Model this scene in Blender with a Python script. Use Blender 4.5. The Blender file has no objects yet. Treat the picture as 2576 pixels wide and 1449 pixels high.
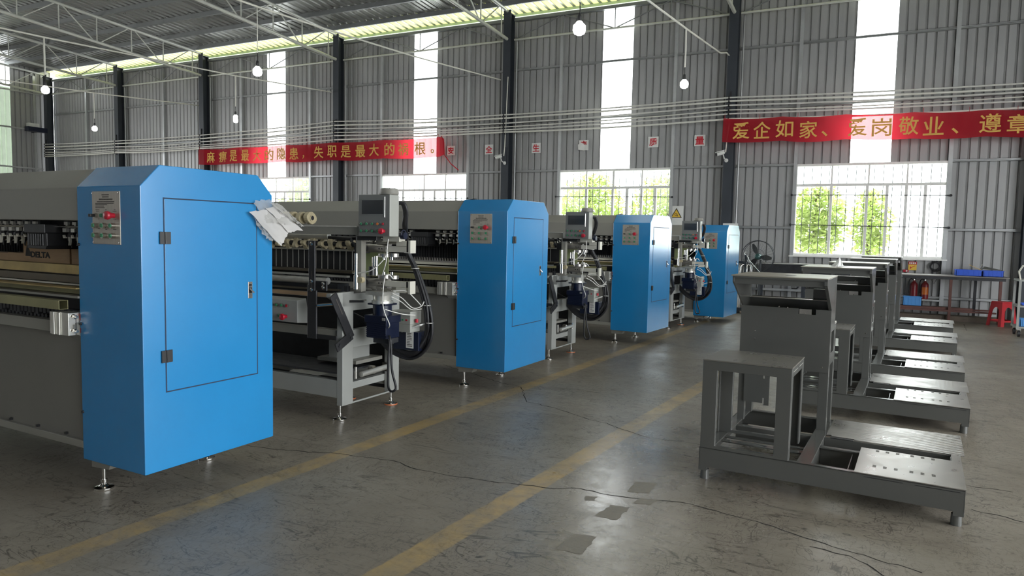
import bpy, bmesh, math, random
from mathutils import Vector, Matrix
random.seed(7)
PI = math.pi
S = bpy.context.scene
C = S.collection

# ------------------------------------------------------------------ camera, world, exposure
def camera():
    f, yaw, pitch, roll, h = 1787.3059, .4667106, -.0746122, .0200846, 1.6
    fw = Vector((-math.sin(yaw)*math.cos(pitch), math.cos(yaw)*math.cos(pitch), math.sin(pitch)))
    r = Vector((math.cos(yaw), math.sin(yaw), 0)); u = r.cross(fw)
    r2 = math.cos(roll)*r + math.sin(roll)*u
    u2 = -math.sin(roll)*r + math.cos(roll)*u
    cd = bpy.data.cameras.new('camera'); o = bpy.data.objects.new('camera', cd); C.objects.link(o)
    m = Matrix((r2, u2, -fw)).transposed().to_4x4(); m.translation = (0, 0, h)
    o.matrix_world = m
    cd.sensor_width = 36.0; cd.sensor_fit = 'HORIZONTAL'; cd.lens = f/2576*36.0
    cd.clip_start = .05; cd.clip_end = 300
    S.camera = o
camera()
S.view_settings.view_transform = 'Standard'; S.view_settings.look = 'None'
S.view_settings.gamma = 1.0; S.view_settings.use_curve_mapping = False
S.view_settings.exposure = 0.9
S.cycles.max_bounces = 8; S.cycles.diffuse_bounces = 5; S.cycles.glossy_bounces = 4
S.cycles.transmission_bounces = 6; S.cycles.transparent_max_bounces = 10
S.cycles.sample_clamp_indirect = 6.0
S.cycles.use_denoising = True
W = bpy.data.worlds.new('overcast_sky'); S.world = W; W.use_nodes = True
_bg = W.node_tree.nodes['Background']; _bg.inputs[0].default_value = (.93, .97, 1.0, 1); _bg.inputs[1].default_value = 5.5

def portal(name, loc, rot, sx, sy):      # tells the renderer where daylight enters; gives no light itself
    l = bpy.data.lights.new(name, 'AREA'); l.shape = 'RECTANGLE'; l.size = sx; l.size_y = sy
    l.cycles.is_portal = True
    o = bpy.data.objects.new(name, l); C.objects.link(o); o.location = loc; o.rotation_euler = rot
    o['kind'] = 'helper'
YW = 18.0                                # back wall plane
XR, XL, YF = 9.0, -30.6, -9.0            # right gable, left gable, front wall
DOOR = (-4.5, 10.2, 0.0, 5.4)             # open roller door in the right gable: y0,y1,z0,z1
portal('daylight_door', (XR+.05, (DOOR[0]+DOOR[1])/2, (DOOR[2]+DOOR[3])/2), (PI/2, 0, PI/2), DOOR[1]-DOOR[0], DOOR[3]-DOOR[2])
ADDED_LDOOR = (1.0, 12.0, 0.0, 5.4)                # unseen open door, added in the left gable to light the left bays
portal('daylight_door', (XL-.05, (ADDED_LDOOR[0]+ADDED_LDOOR[1])/2, (ADDED_LDOOR[2]+ADDED_LDOOR[3])/2), (PI/2, 0, -PI/2), ADDED_LDOOR[1]-ADDED_LDOOR[0], ADDED_LDOOR[3]-ADDED_LDOOR[2])
for xc in (-18.19, -12.22, -6.2, -.13):
    portal('daylight_window', (xc, YW+.25, 2.3), (-PI/2, 0, 0), 3.1, 2.1)

# ------------------------------------------------------------------ materials
def lin(c): return tuple(((v/255)/12.92 if v/255 <= .04045 else ((v/255+.055)/1.055)**2.4) for v in c)
def nd(t, typ, **kw):
    n = t.nodes.new(typ)
    for k, v in kw.items():
        if k.startswith('i_'):
            key = k[2:]; n.inputs[int(key) if key.isdigit() else key.replace('_', ' ')].default_value = v
        else: setattr(n, k, v)
    return n
def pm(name, rgb, rough=.5, metal=0., var=.12, scale=6., bump=0., bscale=60., spec=.5, rvar=.08, emit=None, estr=0, coat=0., vec=None):
    m = bpy.data.materials.new(name); m.use_nodes = True; t = m.node_tree
    b = t.nodes['Principled BSDF']
    tc = nd(t, 'ShaderNodeTexCoord')
    n = nd(t, 'ShaderNodeTexNoise', i_Scale=scale, i_Detail=5.0, i_Roughness=.6)
    src = tc.outputs['Object']
    if vec:
        mp = nd(t, 'ShaderNodeMapping'); mp.inputs['Scale'].default_value = vec
        t.links.new(src, mp.inputs[0]); src = mp.outputs[0]
    t.links.new(src, n.inputs['Vector'])
    mr = nd(t, 'ShaderNodeMapRange', i_1=.25, i_2=.75, i_3=1-var, i_4=1+var)
    t.links.new(n.outputs['Fac'], mr.inputs[0])
    mx = nd(t, 'ShaderNodeVectorMath', operation='SCALE'); mx.inputs[0].default_value = rgb
    t.links.new(mr.outputs[0], mx.inputs['Scale'])
    t.links.new(mx.outputs[0], b.inputs['Base Color'])
    mr2 = nd(t, 'ShaderNodeMapRange', i_1=.3, i_2=.7, i_3=max(.03, rough-rvar), i_4=min(1, rough+rvar))
    t.links.new(n.outputs['Fac'], mr2.inputs[0]); t.links.new(mr2.outputs[0], b.inputs['Roughness'])
    b.inputs['Metallic'].default_value = metal
    b.inputs['Specular IOR Level'].default_value = spec
    if coat: b.inputs['Coat Weight'].default_value = coat; b.inputs['Coat Roughness'].default_value = .16
    if bump:
        n2 = nd(t, 'ShaderNodeTexNoise', i_Scale=bscale, i_Detail=3.0)
        t.links.new(tc.outputs['Object'], n2.inputs['Vector'])
        bp = nd(t, 'ShaderNodeBump', i_Strength=bump, i_Distance=.01)
        t.links.new(n2.outputs['Fac'], bp.inputs['Height']); t.links.new(bp.outputs[0], b.inputs['Normal'])
    if emit:
        b.inputs['Emission Color'].default_value = (*emit, 1); b.inputs['Emission Strength'].default_value = estr
    return m
def translucent(name, rgb, thru=.5, clear=.0, rough=.6, var=.1, scale=4.):
    m = bpy.data.materials.new(name); m.use_nodes = True; t = m.node_tree
    for n in list(t.nodes): t.nodes.remove(n)
    out = nd(t, 'ShaderNodeOutputMaterial'); tc = nd(t, 'ShaderNodeTexCoord')
    n = nd(t, 'ShaderNodeTexNoise', i_Scale=scale, i_Detail=4.0); t.links.new(tc.outputs['Object'], n.inputs['Vector'])
    mr = nd(t, 'ShaderNodeMapRange', i_1=.3, i_2=.7, i_3=1-var, i_4=1.0); t.links.new(n.outputs['Fac'], mr.inputs[0])
    mx = nd(t, 'ShaderNodeVectorMath', operation='SCALE'); mx.inputs[0].default_value = rgb; t.links.new(mr.outputs[0], mx.inputs['Scale'])
    d = nd(t, 'ShaderNodeBsdfDiffuse'); tr = nd(t, 'ShaderNodeBsdfTranslucent')
    t.links.new(mx.outputs[0], d.inputs[0]); t.links.new(mx.outputs[0], tr.inputs[0])
    s = nd(t, 'ShaderNodeMixShader', i_0=thru); t.links.new(d.outputs[0], s.inputs[1]); t.links.new(tr.outputs[0], s.inputs[2])
    last = s
    if clear:
        tp = nd(t, 'ShaderNodeBsdfTransparent'); s2 = nd(t, 'ShaderNodeMixShader', i_0=clear)
        t.links.new(s.outputs[0], s2.inputs[1]); t.links.new(tp.outputs[0], s2.inputs[2]); last = s2
    t.links.new(last.outputs[0], out.inputs[0])
    return m
def glass(name, tint=(.95, .98, .96), gl=.08):
    m = bpy.data.materials.new(name); m.use_nodes = True; t = m.node_tree
    for n in list(t.nodes): t.nodes.remove(n)
    out = nd(t, 'ShaderNodeOutputMaterial'); tp = nd(t, 'ShaderNodeBsdfTransparent'); tp.inputs[0].default_value = (*tint, 1)
    g = nd(t, 'ShaderNodeBsdfGlossy', i_Roughness=.08); lw = nd(t, 'ShaderNodeLayerWeight', i_Blend=.5); pw = nd(t, 'ShaderNodeMath', operation='POWER'); pw.inputs[1].default_value = 5.; t.links.new(lw.outputs['Facing'], pw.inputs[0]); fr = nd(t, 'ShaderNodeMapRange', i_1=0., i_2=1., i_3=.035, i_4=.9); t.links.new(pw.outputs[0], fr.inputs[0])
    ns = nd(t, 'ShaderNodeTexNoise', i_Scale=3.0); tc = nd(t, 'ShaderNodeTexCoord'); t.links.new(tc.outputs['Object'], ns.inputs['Vector'])
    dd = nd(t, 'ShaderNodeBsdfDiffuse'); dd.inputs[0].default_value = (.6, .6, .57, 1)
    s = nd(t, 'ShaderNodeMixShader'); t.links.new(fr.outputs[0], s.inputs[0]); t.links.new(tp.outputs[0], s.inputs[1]); t.links.new(g.outputs[0], s.inputs[2])
    mr = nd(t, 'ShaderNodeMapRange', i_1=.3, i_2=.8, i_3=.0, i_4=gl); t.links.new(ns.outputs['Fac'], mr.inputs[0])
    s2 = nd(t, 'ShaderNodeMixShader'); t.links.new(mr.outputs[0], s2.inputs[0]); t.links.new(s.outputs[0], s2.inputs[1]); t.links.new(dd.outputs[0], s2.inputs[2])
    t.links.new(s2.outputs[0], out.inputs[0])
    return m
M = dict(
    blue=pm('blue_paint', (.014, .205, .47), .24, var=.04, scale=3, bump=.02, bscale=220, coat=.6, spec=.5, rvar=.012),
    hood=pm('warm_grey_paint', (.22, .212, .185), .45, var=.05, scale=2, bump=.05, bscale=200),
    grey=pm('light_grey_paint', (.30, .305, .285), .42, var=.06, scale=4, bump=.05, bscale=150),
    box=pm('pale_grey_enamel', (.33, .335, .305), .4, var=.04, scale=4),
    boxface=pm('control_face_grey', (.155, .16, .155), .4, var=.04, scale=4),
    frame=pm('dark_grey_paint', (.090, .091, .084), .19, var=.03, scale=5, bump=.015, bscale=180, spec=.7, rvar=.02),
    pale_top=pm('pale_beige_grey_paint', (.27, .25, .205), .34, var=.08, scale=4, rvar=.04),  # head tops: paler and more beige than the frame paint
    mid_top=pm('beige_grey_paint', (.155, .145, .125), .3, var=.1, scale=4, rvar=.04),  # pedestal tops: tone between the frame paint and the head tops
    steel=pm('bare_steel_plate', (.42, .40, .375), .34, metal=.85, var=.18, scale=6, rvar=.1),
    chrome=pm('chrome', (.72, .70, .66), .18, metal=1., var=.08, scale=12, rvar=.08),
    alu=pm('machined_aluminium', (.66, .65, .60), .38, metal=.75, var=.1, scale=14),
    cream=pm('cream_steel', (.62, .60, .52), .42, metal=.2, var=.08, scale=10),
    gold=pm('yellow_zinc', (.40, .30, .12), .42, metal=.55, var=.3, scale=5),
    olive=pm('olive_zinc', (.26, .245, .125), .42, metal=.4, var=.2, scale=6),
    brown=pm('dark_bronze_bar', (.10, .082, .055), .5, metal=.3, var=.25, scale=8),
    black=pm('black_steel', (.018, .018, .020), .45, var=.2, scale=9),
    blackpl=pm('black_plastic', (.012, .012, .013), .38, var=.1, scale=9),
    rubber=pm('black_rubber_hose', (.014, .014, .016), .5, var=.15, scale=9),
    dark=pm('oily_dark_steel', (.035, .036, .040), .5, metal=.3, var=.3, scale=10),
    navy=pm('navy_motor_paint', (.005, .009, .028), .34, var=.1, scale=9),
    red=pm('red_plastic', (.42, .010, .028), .35, var=.06, scale=9),
    green=pm('green_plastic', (.03, .22, .10), .35, var=.06, scale=9),
    orange=pm('orange_rubber', (.60, .16, .05), .5, var=.1, scale=9),
    amber=pm('amber_plastic', (.60, .15, .02), .35, var=.06, scale=9),
    screen=pm('dark_screen_glass', (.03, .034, .04), .15, var=.05, scale=3),
    platef=pm('brushed_control_plate', (.42, .39, .34), .36, metal=.6, var=.12, scale=3, vec=(40, 40, 1)),
    ink=pm('engraved_ink', (.05, .045, .04), .6, var=.1),
    seam=pm('door_gap_shade', (.008, .03, .07), .7, var=.1),  # dark colour stands in for the shade in the open door gap
    card=pm('cardboard', (.46, .31, .18), .8, var=.12, scale=6, vec=(1, 1, 8)),
    beige=pm('beige_cast_iron', (.42, .36, .23), .5, var=.2, scale=14),
    palegreen=translucent('pale_green_acrylic', (.42, .47, .25), .35),
    bag=translucent('white_paper_and_film', (.62, .60, .58), .25, .04),
    film=translucent('clear_plastic_film', (.62, .61, .58), .3, .45),
    white=pm('white_plastic', (.72, .72, .69), .4, var=.05),
    pvc=pm('white_pvc', (.74, .73, .66), .45, var=.06),
    wire=pm('white_cable', (.66, .65, .61), .5, var=.1),
    wall=pm('galvanised_cladding', (.375, .375, .372), .45, metal=.15, var=.10, scale=1.2, vec=(3, 3, .5)),
    roof=pm('galvanised_roof', (.29, .295, .285), .33, metal=.5, var=.12, scale=1.5),
    girt=pm('galvanised_girt', (.50, .51, .51), .38, metal=.5, var=.12, scale=4),
    purlin=pm('purlin_steel', (.25, .26, .265), .42, metal=.4, var=.12, scale=4),
    truss=pm('silver_painted_tube', (.64, .65, .60), .4, metal=.2, var=.1, scale=6),
    column=pm('slate_column_paint', (.036, .042, .052), .5, var=.15, scale=3),
    strip=translucent('translucent_polycarbonate', (.86, .88, .86), .8, .40),
    eave=translucent('yellow_green_polycarbonate', (.45, .47, .17), .36, .0),
    added_rooflight=translucent('added_rooflight_polycarbonate', (.74, .74, .66), .72, .0),
    gutter=translucent('pale_green_gutter', (.50, .58, .46), .12, .0),
    upvc=pm('white_window_frame', (.80, .79, .76), .45, var=.08),
    glass=glass('window_glass'),
    cloth=translucent('red_banner_cloth', (.66, .035, .055), .62, .10, scale=1.5),
    gilt=translucent('yellow_banner_paint', (.86, .52, .15), .12, .0, scale=6),
    redink=pm('red_lettering', (.55, .015, .03), .55, var=.08),
    yellow=pm('safety_yellow', (.72, .46, .05), .5, var=.06),
    blackink=pm('black_print', (.02, .018, .016), .6, var=.1),
    bin=pm('blue_bin_plastic', (.02, .10, .62), .4, var=.08),
    binlight=pm('light_blue_bin_plastic', (.07, .27, .62), .4, var=.08),
    stool=pm('red_stool_plastic', (.55, .035, .045), .38, var=.06),
    extred=pm('extinguisher_red', (.20, .012, .016), .35, var=.08),
    rust=pm('rusty_red_primer', (.12, .048, .038), .6, var=.3, scale=8),
    rusty=pm('rusted_steel_stock', (.10, .075, .055), .65, var=.4, scale=7),
    bench=pm('worn_bench_top', (.20, .18, .165), .5, metal=.2, var=.25, scale=3),
    fan=pm('fan_grey', (.05, .055, .06), .4, metal=.4, var=.1),
    bladem=pm('dark_fan_blade', (.03, .034, .036), .35, metal=.3, var=.1),
    hub=pm('teal_fan_hub', (.05, .11, .105), .3, metal=.2, var=.1),
    leaf=None, trunk=pm('tree_bark', (.16, .12, .08), .8, var=.3),
    yard=pm('pale_yard_concrete', (.55, .54, .50), .8, var=.1, scale=.6),
    bulb=pm('lit_bulb', (1, 1, 1), .4, var=.0, emit=(1, .985, .94), estr=22),
    crack=pm('crack_dirt', (.018, .015, .012), .9, var=.2),
    patch=pm('repair_mortar', (.19, .17, .135), .55, var=.2, scale=14, bump=.2, bscale=40),
)
def leaf_mat():
    m = translucent('sunlit_leaf', (.62, .72, .27), .5, .0, var=.4, scale=2.)
    return m
M['leaf'] = leaf_mat()

def floor_mat():
    m = bpy.data.materials.new('worn_concrete'); m.use_nodes = True; t = m.node_tree; L = t.links.new
    b = t.nodes['Principled BSDF']; tc = nd(t, 'ShaderNodeTexCoord'); P = tc.outputs['Object']
    def noise(sc, det=6., rough=.6, dist=0., vec=None):
        n = nd(t, 'ShaderNodeTexNoise', i_Scale=sc, i_Detail=det, i_Roughness=rough, i_Distortion=dist)
        src = P
        if vec:
            mp = nd(t, 'ShaderNodeMapping'); mp.inputs['Scale'].default_value = vec[:3]; mp.inputs['Rotation'].default_value = (0, 0, vec[3]); L(P, mp.inputs[0]); src = mp.outputs[0]
        L(src, n.inputs['Vector']); return n.outputs['Fac']
    def rng(x, a, c, d=0., e=1.):
        r = nd(t, 'ShaderNodeMapRange', i_1=a, i_2=c, i_3=d, i_4=e); L(x, r.inputs[0]); return r.outputs[0]
    def mth(op, x, y=None, v=None):
        n = nd(t, 'ShaderNodeMath', operation=op); L(x, n.inputs[0])
        if y is not None: L(y, n.inputs[1])
        if v is not None: n.inputs[1].default_value = v
        return n.outputs[0]
    def mix(fac, a, c):
        n = nd(t, 'ShaderNodeMix', data_type='RGBA'); L(fac, n.inputs[0])
        for s, v in ((6, a), (7, c)):
            if isinstance(v, tuple): n.inputs[s].default_value = (*v, 1)
            else: L(v, n.inputs[s])
        return n.outputs[2]
    big = noise(.55, 6, .62, .6); mid = noise(2.6, 7, .65, 1.2); fine = noise(38, 4, .7)
    col = mix(rng(big, .3, .7), (.175, .146, .112), (.27, .24, .195))
    col = mix(rng(mid, .40, .80, 0, .55), col, (.138, .116, .09))
    col = mix(rng(fine, .3, .7, 0, .22), col, (.30, .28, .24))
    # thin dark scuffs: ridges of stretched noise
    def ridge(sc, w, vec):
        n = noise(sc, 3, .5, 1.6, vec); a = mth('ABSOLUTE', mth('SUBTRACT', n, v=.5)); return rng(a, 0., w, 1., 0.)
    sm = rng(noise(1.1, 3), .38, .56)
    sc1 = mth('MULTIPLY', ridge(2.2, .016, (.7, 2.6, 1, .5)), sm)
    sc2 = mth('MULTIPLY', ridge(3.4, .014, (2.6, .8, 1, .2)), rng(noise(1.7, 3), .42, .58))
    col = mix(mth('MULTIPLY', sc1, v=.9), col, (.05, .044, .036))
    col = mix(mth('MULTIPLY', sc2, v=.8), col, (.055, .048, .04))
    sc3 = mth('MULTIPLY', ridge(5.0, .014, (1.0, 2.2, 1, -.6)), rng(noise(2.3, 3), .40, .55)); sc4 = mth('MULTIPLY', ridge(7.5, .016, (1.8, .9, 1, 1.1)), rng(noise(1.3, 3), .40, .55))
    col = mix(mth('MULTIPLY', sc3, v=.85), col, (.05, .044, .036)); col = mix(mth('MULTIPLY', sc4, v=.7), col, (.06, .05, .04))
    # worn yellow lane lines
    sx = nd(t, 'ShaderNodeSeparateXYZ'); L(P, sx.inputs[0])
    def line(x0, s, hw):
        u = mth('SUBTRACT', sx.outputs[0], mth('MULTIPLY', sx.outputs[1], v=s)); u = mth('ABSOLUTE', mth('ADD', u, v=-x0))
        e = mth('ADD', u, mth('MULTIPLY', mth('SUBTRACT', noise(14, 4), v=.5), v=.03))
        return rng(e, hw, hw+.012, 1., 0.)
    ln = mth('MAXIMUM', line(-3.545, .053, .073), line(-2.155, .075, .075))
    wear = rng(mth('ADD', mth('MULTIPLY', mid, v=.6), mth('MULTIPLY', noise(9, 5, .7), v=.4)), .36, .58, .95, .25)
    col = mix(mth('MULTIPLY', ln, wear), col, (.42, .29, .115))
    L(col, b.inputs['Base Color'])
    pol = noise(.9, 5, .65, 1.); r2 = noise(5.5, 6, .7, 1.)
    rg = mth('ADD', rng(pol, .3, .7, .32, .50), mth('MULTIPLY', mth('SUBTRACT', r2, v=.5), v=.26))
    def dist(cx, cy, rx, ry):          # traffic-polished patch of the screed
        dx = mth('MULTIPLY', mth('SUBTRACT', sx.outputs[0], v=cx), v=1/rx); dy = mth('MULTIPLY', mth('SUBTRACT', sx.outputs[1], v=cy), v=1/ry)
        d = mth('SQRT', mth('ADD', mth('MULTIPLY', dx, dx), mth('MULTIPLY', dy, dy))); return rng(mth('ADD', d, mth('MULTIPLY', mth('SUBTRACT', mid, v=.5), v=.9)), .45, 1.15, 1., 0.)
    rg = mth('SUBTRACT', rg, mth('MULTIPLY', dist(-.95, 4.6, .95, 2.6), v=.17))
    L(rg, b.inputs['Roughness']); b.inputs['Specular IOR Level'].default_value = .52
    bp = nd(t, 'ShaderNodeBump', i_Strength=.07, i_Distance=.02); L(mth('ADD', mid, mth('MULTIPLY', fine, v=.3)), bp.inputs['Height']); L(bp.outputs[0], b.inputs['Normal'])
    return m
M['floor'] = floor_mat()
def diamond_mat():
    m = pm('diamond_plate_steel', (.42, .40, .375), .36, metal=.8, var=.16, scale=6, rvar=.1); t = m.node_tree
    tc = nd(t, 'ShaderNodeTexCoord')
    sx = nd(t, 'ShaderNodeSeparateXYZ'); t.links.new(tc.outputs['Object'], sx.inputs[0])
    def mt(op, a, v=None, b=None):
        n = nd(t, 'ShaderNodeMath', operation=op); t.links.new(a, n.inputs[0])
        if b is not None: t.links.new(b, n.inputs[1])
        if v is not None: n.inputs[1].default_value = v
        return n.outputs[0]
    zig = mt('MULTIPLY', mt('SINE', mt('MULTIPLY', sx.outputs[1], 130.)), 1.7)
    bands = mt('SINE', mt('ADD', mt('MULTIPLY', sx.outputs[0], 175.), b=zig))
    dash = mt('MULTIPLY', bands, b=mt('ABSOLUTE', mt('SINE', mt('MULTIPLY', sx.outputs[1], 65.))))
    w = nd(t, 'ShaderNodeMapRange', i_1=-1., i_2=1., i_3=0., i_4=1.); t.links.new(dash, w.inputs[0])
    bp = nd(t, 'ShaderNodeBump', i_Strength=.22, i_Distance=.004); t.links.new(w.outputs[0], bp.inputs['Height'])
    t.links.new(bp.outputs[0], t.nodes['Principled BSDF'].inputs['Normal'])
    return m
M['diamond'] = diamond_mat()

# ------------------------------------------------------------------ geometry helpers
def crv(P, n=5):                          # smooth curve through the points
    P = [Vector(p) for p in P]; out = []
    for i in range(len(P)-1):
        a, b, c, d = P[max(i-1, 0)], P[i], P[i+1], P[min(i+2, len(P)-1)]
        for k in range(n):
            t = k/n; out.append(.5*((2*b)+(c-a)*t+(2*a-5*b+4*c-d)*t*t+(3*b-a-3*c+d)*t**3))
    return out+[P[-1]]
class MB:
    def __init__(s): s.v = []; s.f = []; s.sm = []
    def add(s, vs, fs, smooth=False):
        n = len(s.v); s.v += [tuple(p) for p in vs]; s.f += [tuple(n+i for i in q) for q in fs]; s.sm += [smooth]*len(fs); return s
    def box(s, x0, x1, y0, y1, z0, z1):
        if x0 > x1: x0, x1 = x1, x0
        if y0 > y1: y0, y1 = y1, y0
        if z0 > z1: z0, z1 = z1, z0
        return s.add([(x0,y0,z0),(x1,y0,z0),(x1,y1,z0),(x0,y1,z0),(x0,y0,z1),(x1,y0,z1),(x1,y1,z1),(x0,y1,z1)],
                     [(0,3,2,1),(4,5,6,7),(0,1,5,4),(1,2,6,5),(2,3,7,6),(3,0,4,7)])
    def prism(s, prof, axis, a, b):          # closed 2-D outline pushed along an axis
        def P(u, v, w): return {'x': (w, u, v), 'y': (u, w, v), 'z': (u, v, w)}[axis]
        n = len(prof)
        vs = [P(u, v, a) for u, v in prof] + [P(u, v, b) for u, v in prof]
        fs = [tuple(range(n-1, -1, -1)), tuple(range(n, 2*n))] + [(i, (i+1) % n, n+(i+1) % n, n+i) for i in range(n)]
        return s.add(vs, fs)
    def bar(s, p, q, w, h, up=(0, 0, 1)):     # rectangular bar between two points
        p, q = Vector(p), Vector(q); d = (q-p).normalized(); u = Vector(up)
        if abs(d.dot(u)) > .98: u = Vector((0, 1, 0))
        r = d.cross(u).normalized(); u = r.cross(d)
        vs = [c + r*a*w/2 + u*b*h/2 for c in (p, q) for a, b in ((-1,-1),(1,-1),(1,1),(-1,1))]
        return s.add(vs, [(3,2,1,0),(4,5,6,7),(0,1,5,4),(1,2,6,5),(2,3,7,6),(3,0,4,7)])
    def cyl(s, p, q, r, n=12, r2=None, cap=True):
        p, q = Vector(p), Vector(q); d = (q-p).normalized(); u = Vector((0,0,1)) if abs(d.z) < .9 else Vector((1,0,0))
        a = d.cross(u).normalized(); b = d.cross(a); r2 = r if r2 is None else r2
        ring = lambda c, rr: [c + (a*math.cos(2*PI*i/n) + b*math.sin(2*PI*i/n))*rr for i in range(n)]
        A, B = ring(p, r), ring(q, r2)
        s.add(A+B, [(i, (i+1) % n, n+(i+1) % n, n+i) for i in range(n)], n > 6)
        if cap: s.add(A, [tuple(range(n-1, -1, -1))]); s.add(B, [tuple(range(n))])
        return s
    def tube(s, pts, r, n=8, cap=True):
        pts = [Vector(p) for p in pts]; rings = []; prev = None
        for i, p in enumerate(pts):
            d = ((pts[min(i+1, len(pts)-1)] - pts[max(i-1, 0)])).normalized()
            if prev is None:
                u = Vector((0,0,1)) if abs(d.z) < .9 else Vector((1,0,0)); a = d.cross(u).normalized()
            else: a = (prev - d*prev.dot(d)).normalized()
            prev = a; b = d.cross(a)
            rings.append([p + (a*math.cos(2*PI*k/n)+b*math.sin(2*PI*k/n))*r for k in range(n)])
        vs = [v for R in rings for v in R]
        fs = [(i*n+k, i*n+(k+1) % n, (i+1)*n+(k+1) % n, (i+1)*n+k) for i in range(len(pts)-1) for k in range(n)]
        s.add(vs, fs, True)
        if cap: s.add(rings[0], [tuple(range(n-1,-1,-1))]); s.add(rings[-1], [tuple(range(n))])
        return s
    def lathe(s, prof, o=(0,0,0), axis='z', n=16):   # (radius, height) profile
        def P(r, h, a):
            c, d = r*math.cos(a), r*math.sin(a)
            v = {'z': (c, d, h), 'y': (c, h, d), 'x': (h, c, d)}[axis]
            return (v[0]+o[0], v[1]+o[1], v[2]+o[2])
        for (r0, h0), (r1, h1) in zip(prof, prof[1:]):
            if abs(r0-r1) < 1e-9 and abs(h0-h1) < 1e-9: continue
            A = [P(r0, h0, 2*PI*i/n) for i in range(n)]; B = [P(r1, h1, 2*PI*i/n) for i in range(n)]
            s.add(A+B, [(i, (i+1) % n, n+(i+1) % n, n+i) for i in range(n)], True)
        return s
    def torus(s, c, R, r, axis='y', n=32, k=6):
        vs = []
        for i in range(n):
            a = 2*PI*i/n
            for j in range(k):
                b = 2*PI*j/k; rr = R + r*math.cos(b); h = r*math.sin(b)
                p = {'y': (rr*math.cos(a), h, rr*math.sin(a)), 'z': (rr*math.cos(a), rr*math.sin(a), h), 'x': (h, rr*math.cos(a), rr*math.sin(a))}[axis]
                vs.append((p[0]+c[0], p[1]+c[1], p[2]+c[2]))
        return s.add(vs, [(i*k+j, ((i+1) % n)*k+j, ((i+1) % n)*k+(j+1) % k, i*k+(j+1) % k) for i in range(n) for j in range(k)], True)
    def sphere(s, c, r, n=14, m=8, sz=1.):
        prof = [(max(1e-5, r*math.sin(PI*i/m)), -r*sz*math.cos(PI*i/m)) for i in range(m+1)]
        return s.lathe(prof, c, 'z', n)
    def frame(s, u0, u1, v0, v1, t, axis, a, b, bt=None, tp=None, l=None, r=None):   # flat plate with one window: outer u,v rectangle, rim widths
        bt = t if bt is None else bt; tp = t if tp is None else tp; l = t if l is None else l; r = t if r is None else r
        o = [(u0, v0), (u1, v0), (u1, v1), (u0, v1)]; q = [(u0+l, v0+bt), (u1-r, v0+bt), (u1-r, v1-tp), (u0+l, v1-tp)]
        def P(w, p): return {'x': (w, p[0], p[1]), 'y': (p[0], w, p[1]), 'z': (p[0], p[1], w)}[axis]
        vs = [P(a, p) for p in o] + [P(a, p) for p in q] + [P(b, p) for p in o] + [P(b, p) for p in q]; fs = []
        for k in range(4):
            n = (k+1) % 4
            fs += [(k, n, 4+n, 4+k), (8+k, 12+k, 12+n, 8+n), (k, 8+k, 8+n, n), (4+k, 4+n, 12+n, 12+k)]
        return s.add(vs, fs)
    def mesh(s, name):
        me = bpy.data.meshes.new(name); me.from_pydata(s.v, [], s.f); me.polygons.foreach_set('use_smooth', s.sm)
        bm = bmesh.new(); bm.from_mesh(me); bmesh.ops.recalc_face_normals(bm, faces=bm.faces); bm.to_mesh(me); bm.free()
        me.update(); return me
    def build(s, name, mat, parent=None, bevel=0, loc=None):
        return put(name, s.mesh(name), mat, parent, bevel, loc)
def put(name, me, mat, parent=None, bevel=0, loc=None, rot=None):
    o = bpy.data.objects.new(name, me); C.objects.link(o)
    if mat is not None and not me.materials: me.materials.append(M[mat])
    if parent: o.parent = parent
    if loc is not None: o.location = loc
    if rot is not None: o.rotation_euler = rot
    if bevel:
        b = o.modifiers.new('edge', 'BEVEL'); b.width = bevel; b.segments = 2; b.limit_method = 'ANGLE'; b.angle_limit = .6
    return o
def root(name, loc=(0,0,0), rz=0., label=None, cat=None, group=None, kind=None):
    o = bpy.data.objects.new(name, None); C.objects.link(o); o.location = loc; o.rotation_euler = (0,0,rz); o.empty_display_size = .2
    return tag(o, label, cat, group, kind)
def tag(o, label=None, cat=None, group=None, kind=None):
    for k, v in (('label', label), ('category', cat), ('group', group), ('kind', kind)):
        if v: o[k] = v
    return o
KIDS = {}
def copy_tree(o, parent=None):
    c = o.copy(); C.objects.link(c); c.parent = parent
    for ch in [x for x in o.children]: copy_tree(ch, c)
    return c
def text_mesh(txt, size, bold=0., depth=.0015):
    cu = bpy.data.curves.new('lettering', 'FONT'); cu.body = txt; cu.size = size; cu.align_x = 'CENTER'; cu.align_y = 'CENTER'
    cu.extrude = depth; cu.offset = bold; cu.resolution_u = 2
    o = bpy.data.objects.new('lettering', cu); C.objects.link(o)
    bpy.context.view_layer.update()
    dg = bpy.context.evaluated_depsgraph_get()
    me = bpy.data.meshes.new_from_object(o.evaluated_get(dg)); bpy.data.objects.remove(o)
    xs = [v.co.x for v in me.vertices]; ys = [v.co.y for v in me.vertices]
    if xs:
        mx, my = (min(xs)+max(xs))/2, (min(ys)+max(ys))/2
        for v in me.vertices: v.co.x -= mx; v.co.y -= my
    me.materials.clear()
    return me, (max(xs)-min(xs), max(ys)-min(ys)) if xs else (1, 1)
def put_text(txt, h, loc, mat, parent, bold=0., rot=(PI/2, 0, 0), name='character', width=None):
    me, (w0, h0) = text_mesh(txt, 1.0, bold)
    sc = h/h0 if h else width/w0
    sx = width/w0 if width else sc
    for v in me.vertices: v.co.x *= sx; v.co.y *= sc
    return put(name, me, mat, parent, 0, loc, rot)

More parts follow.
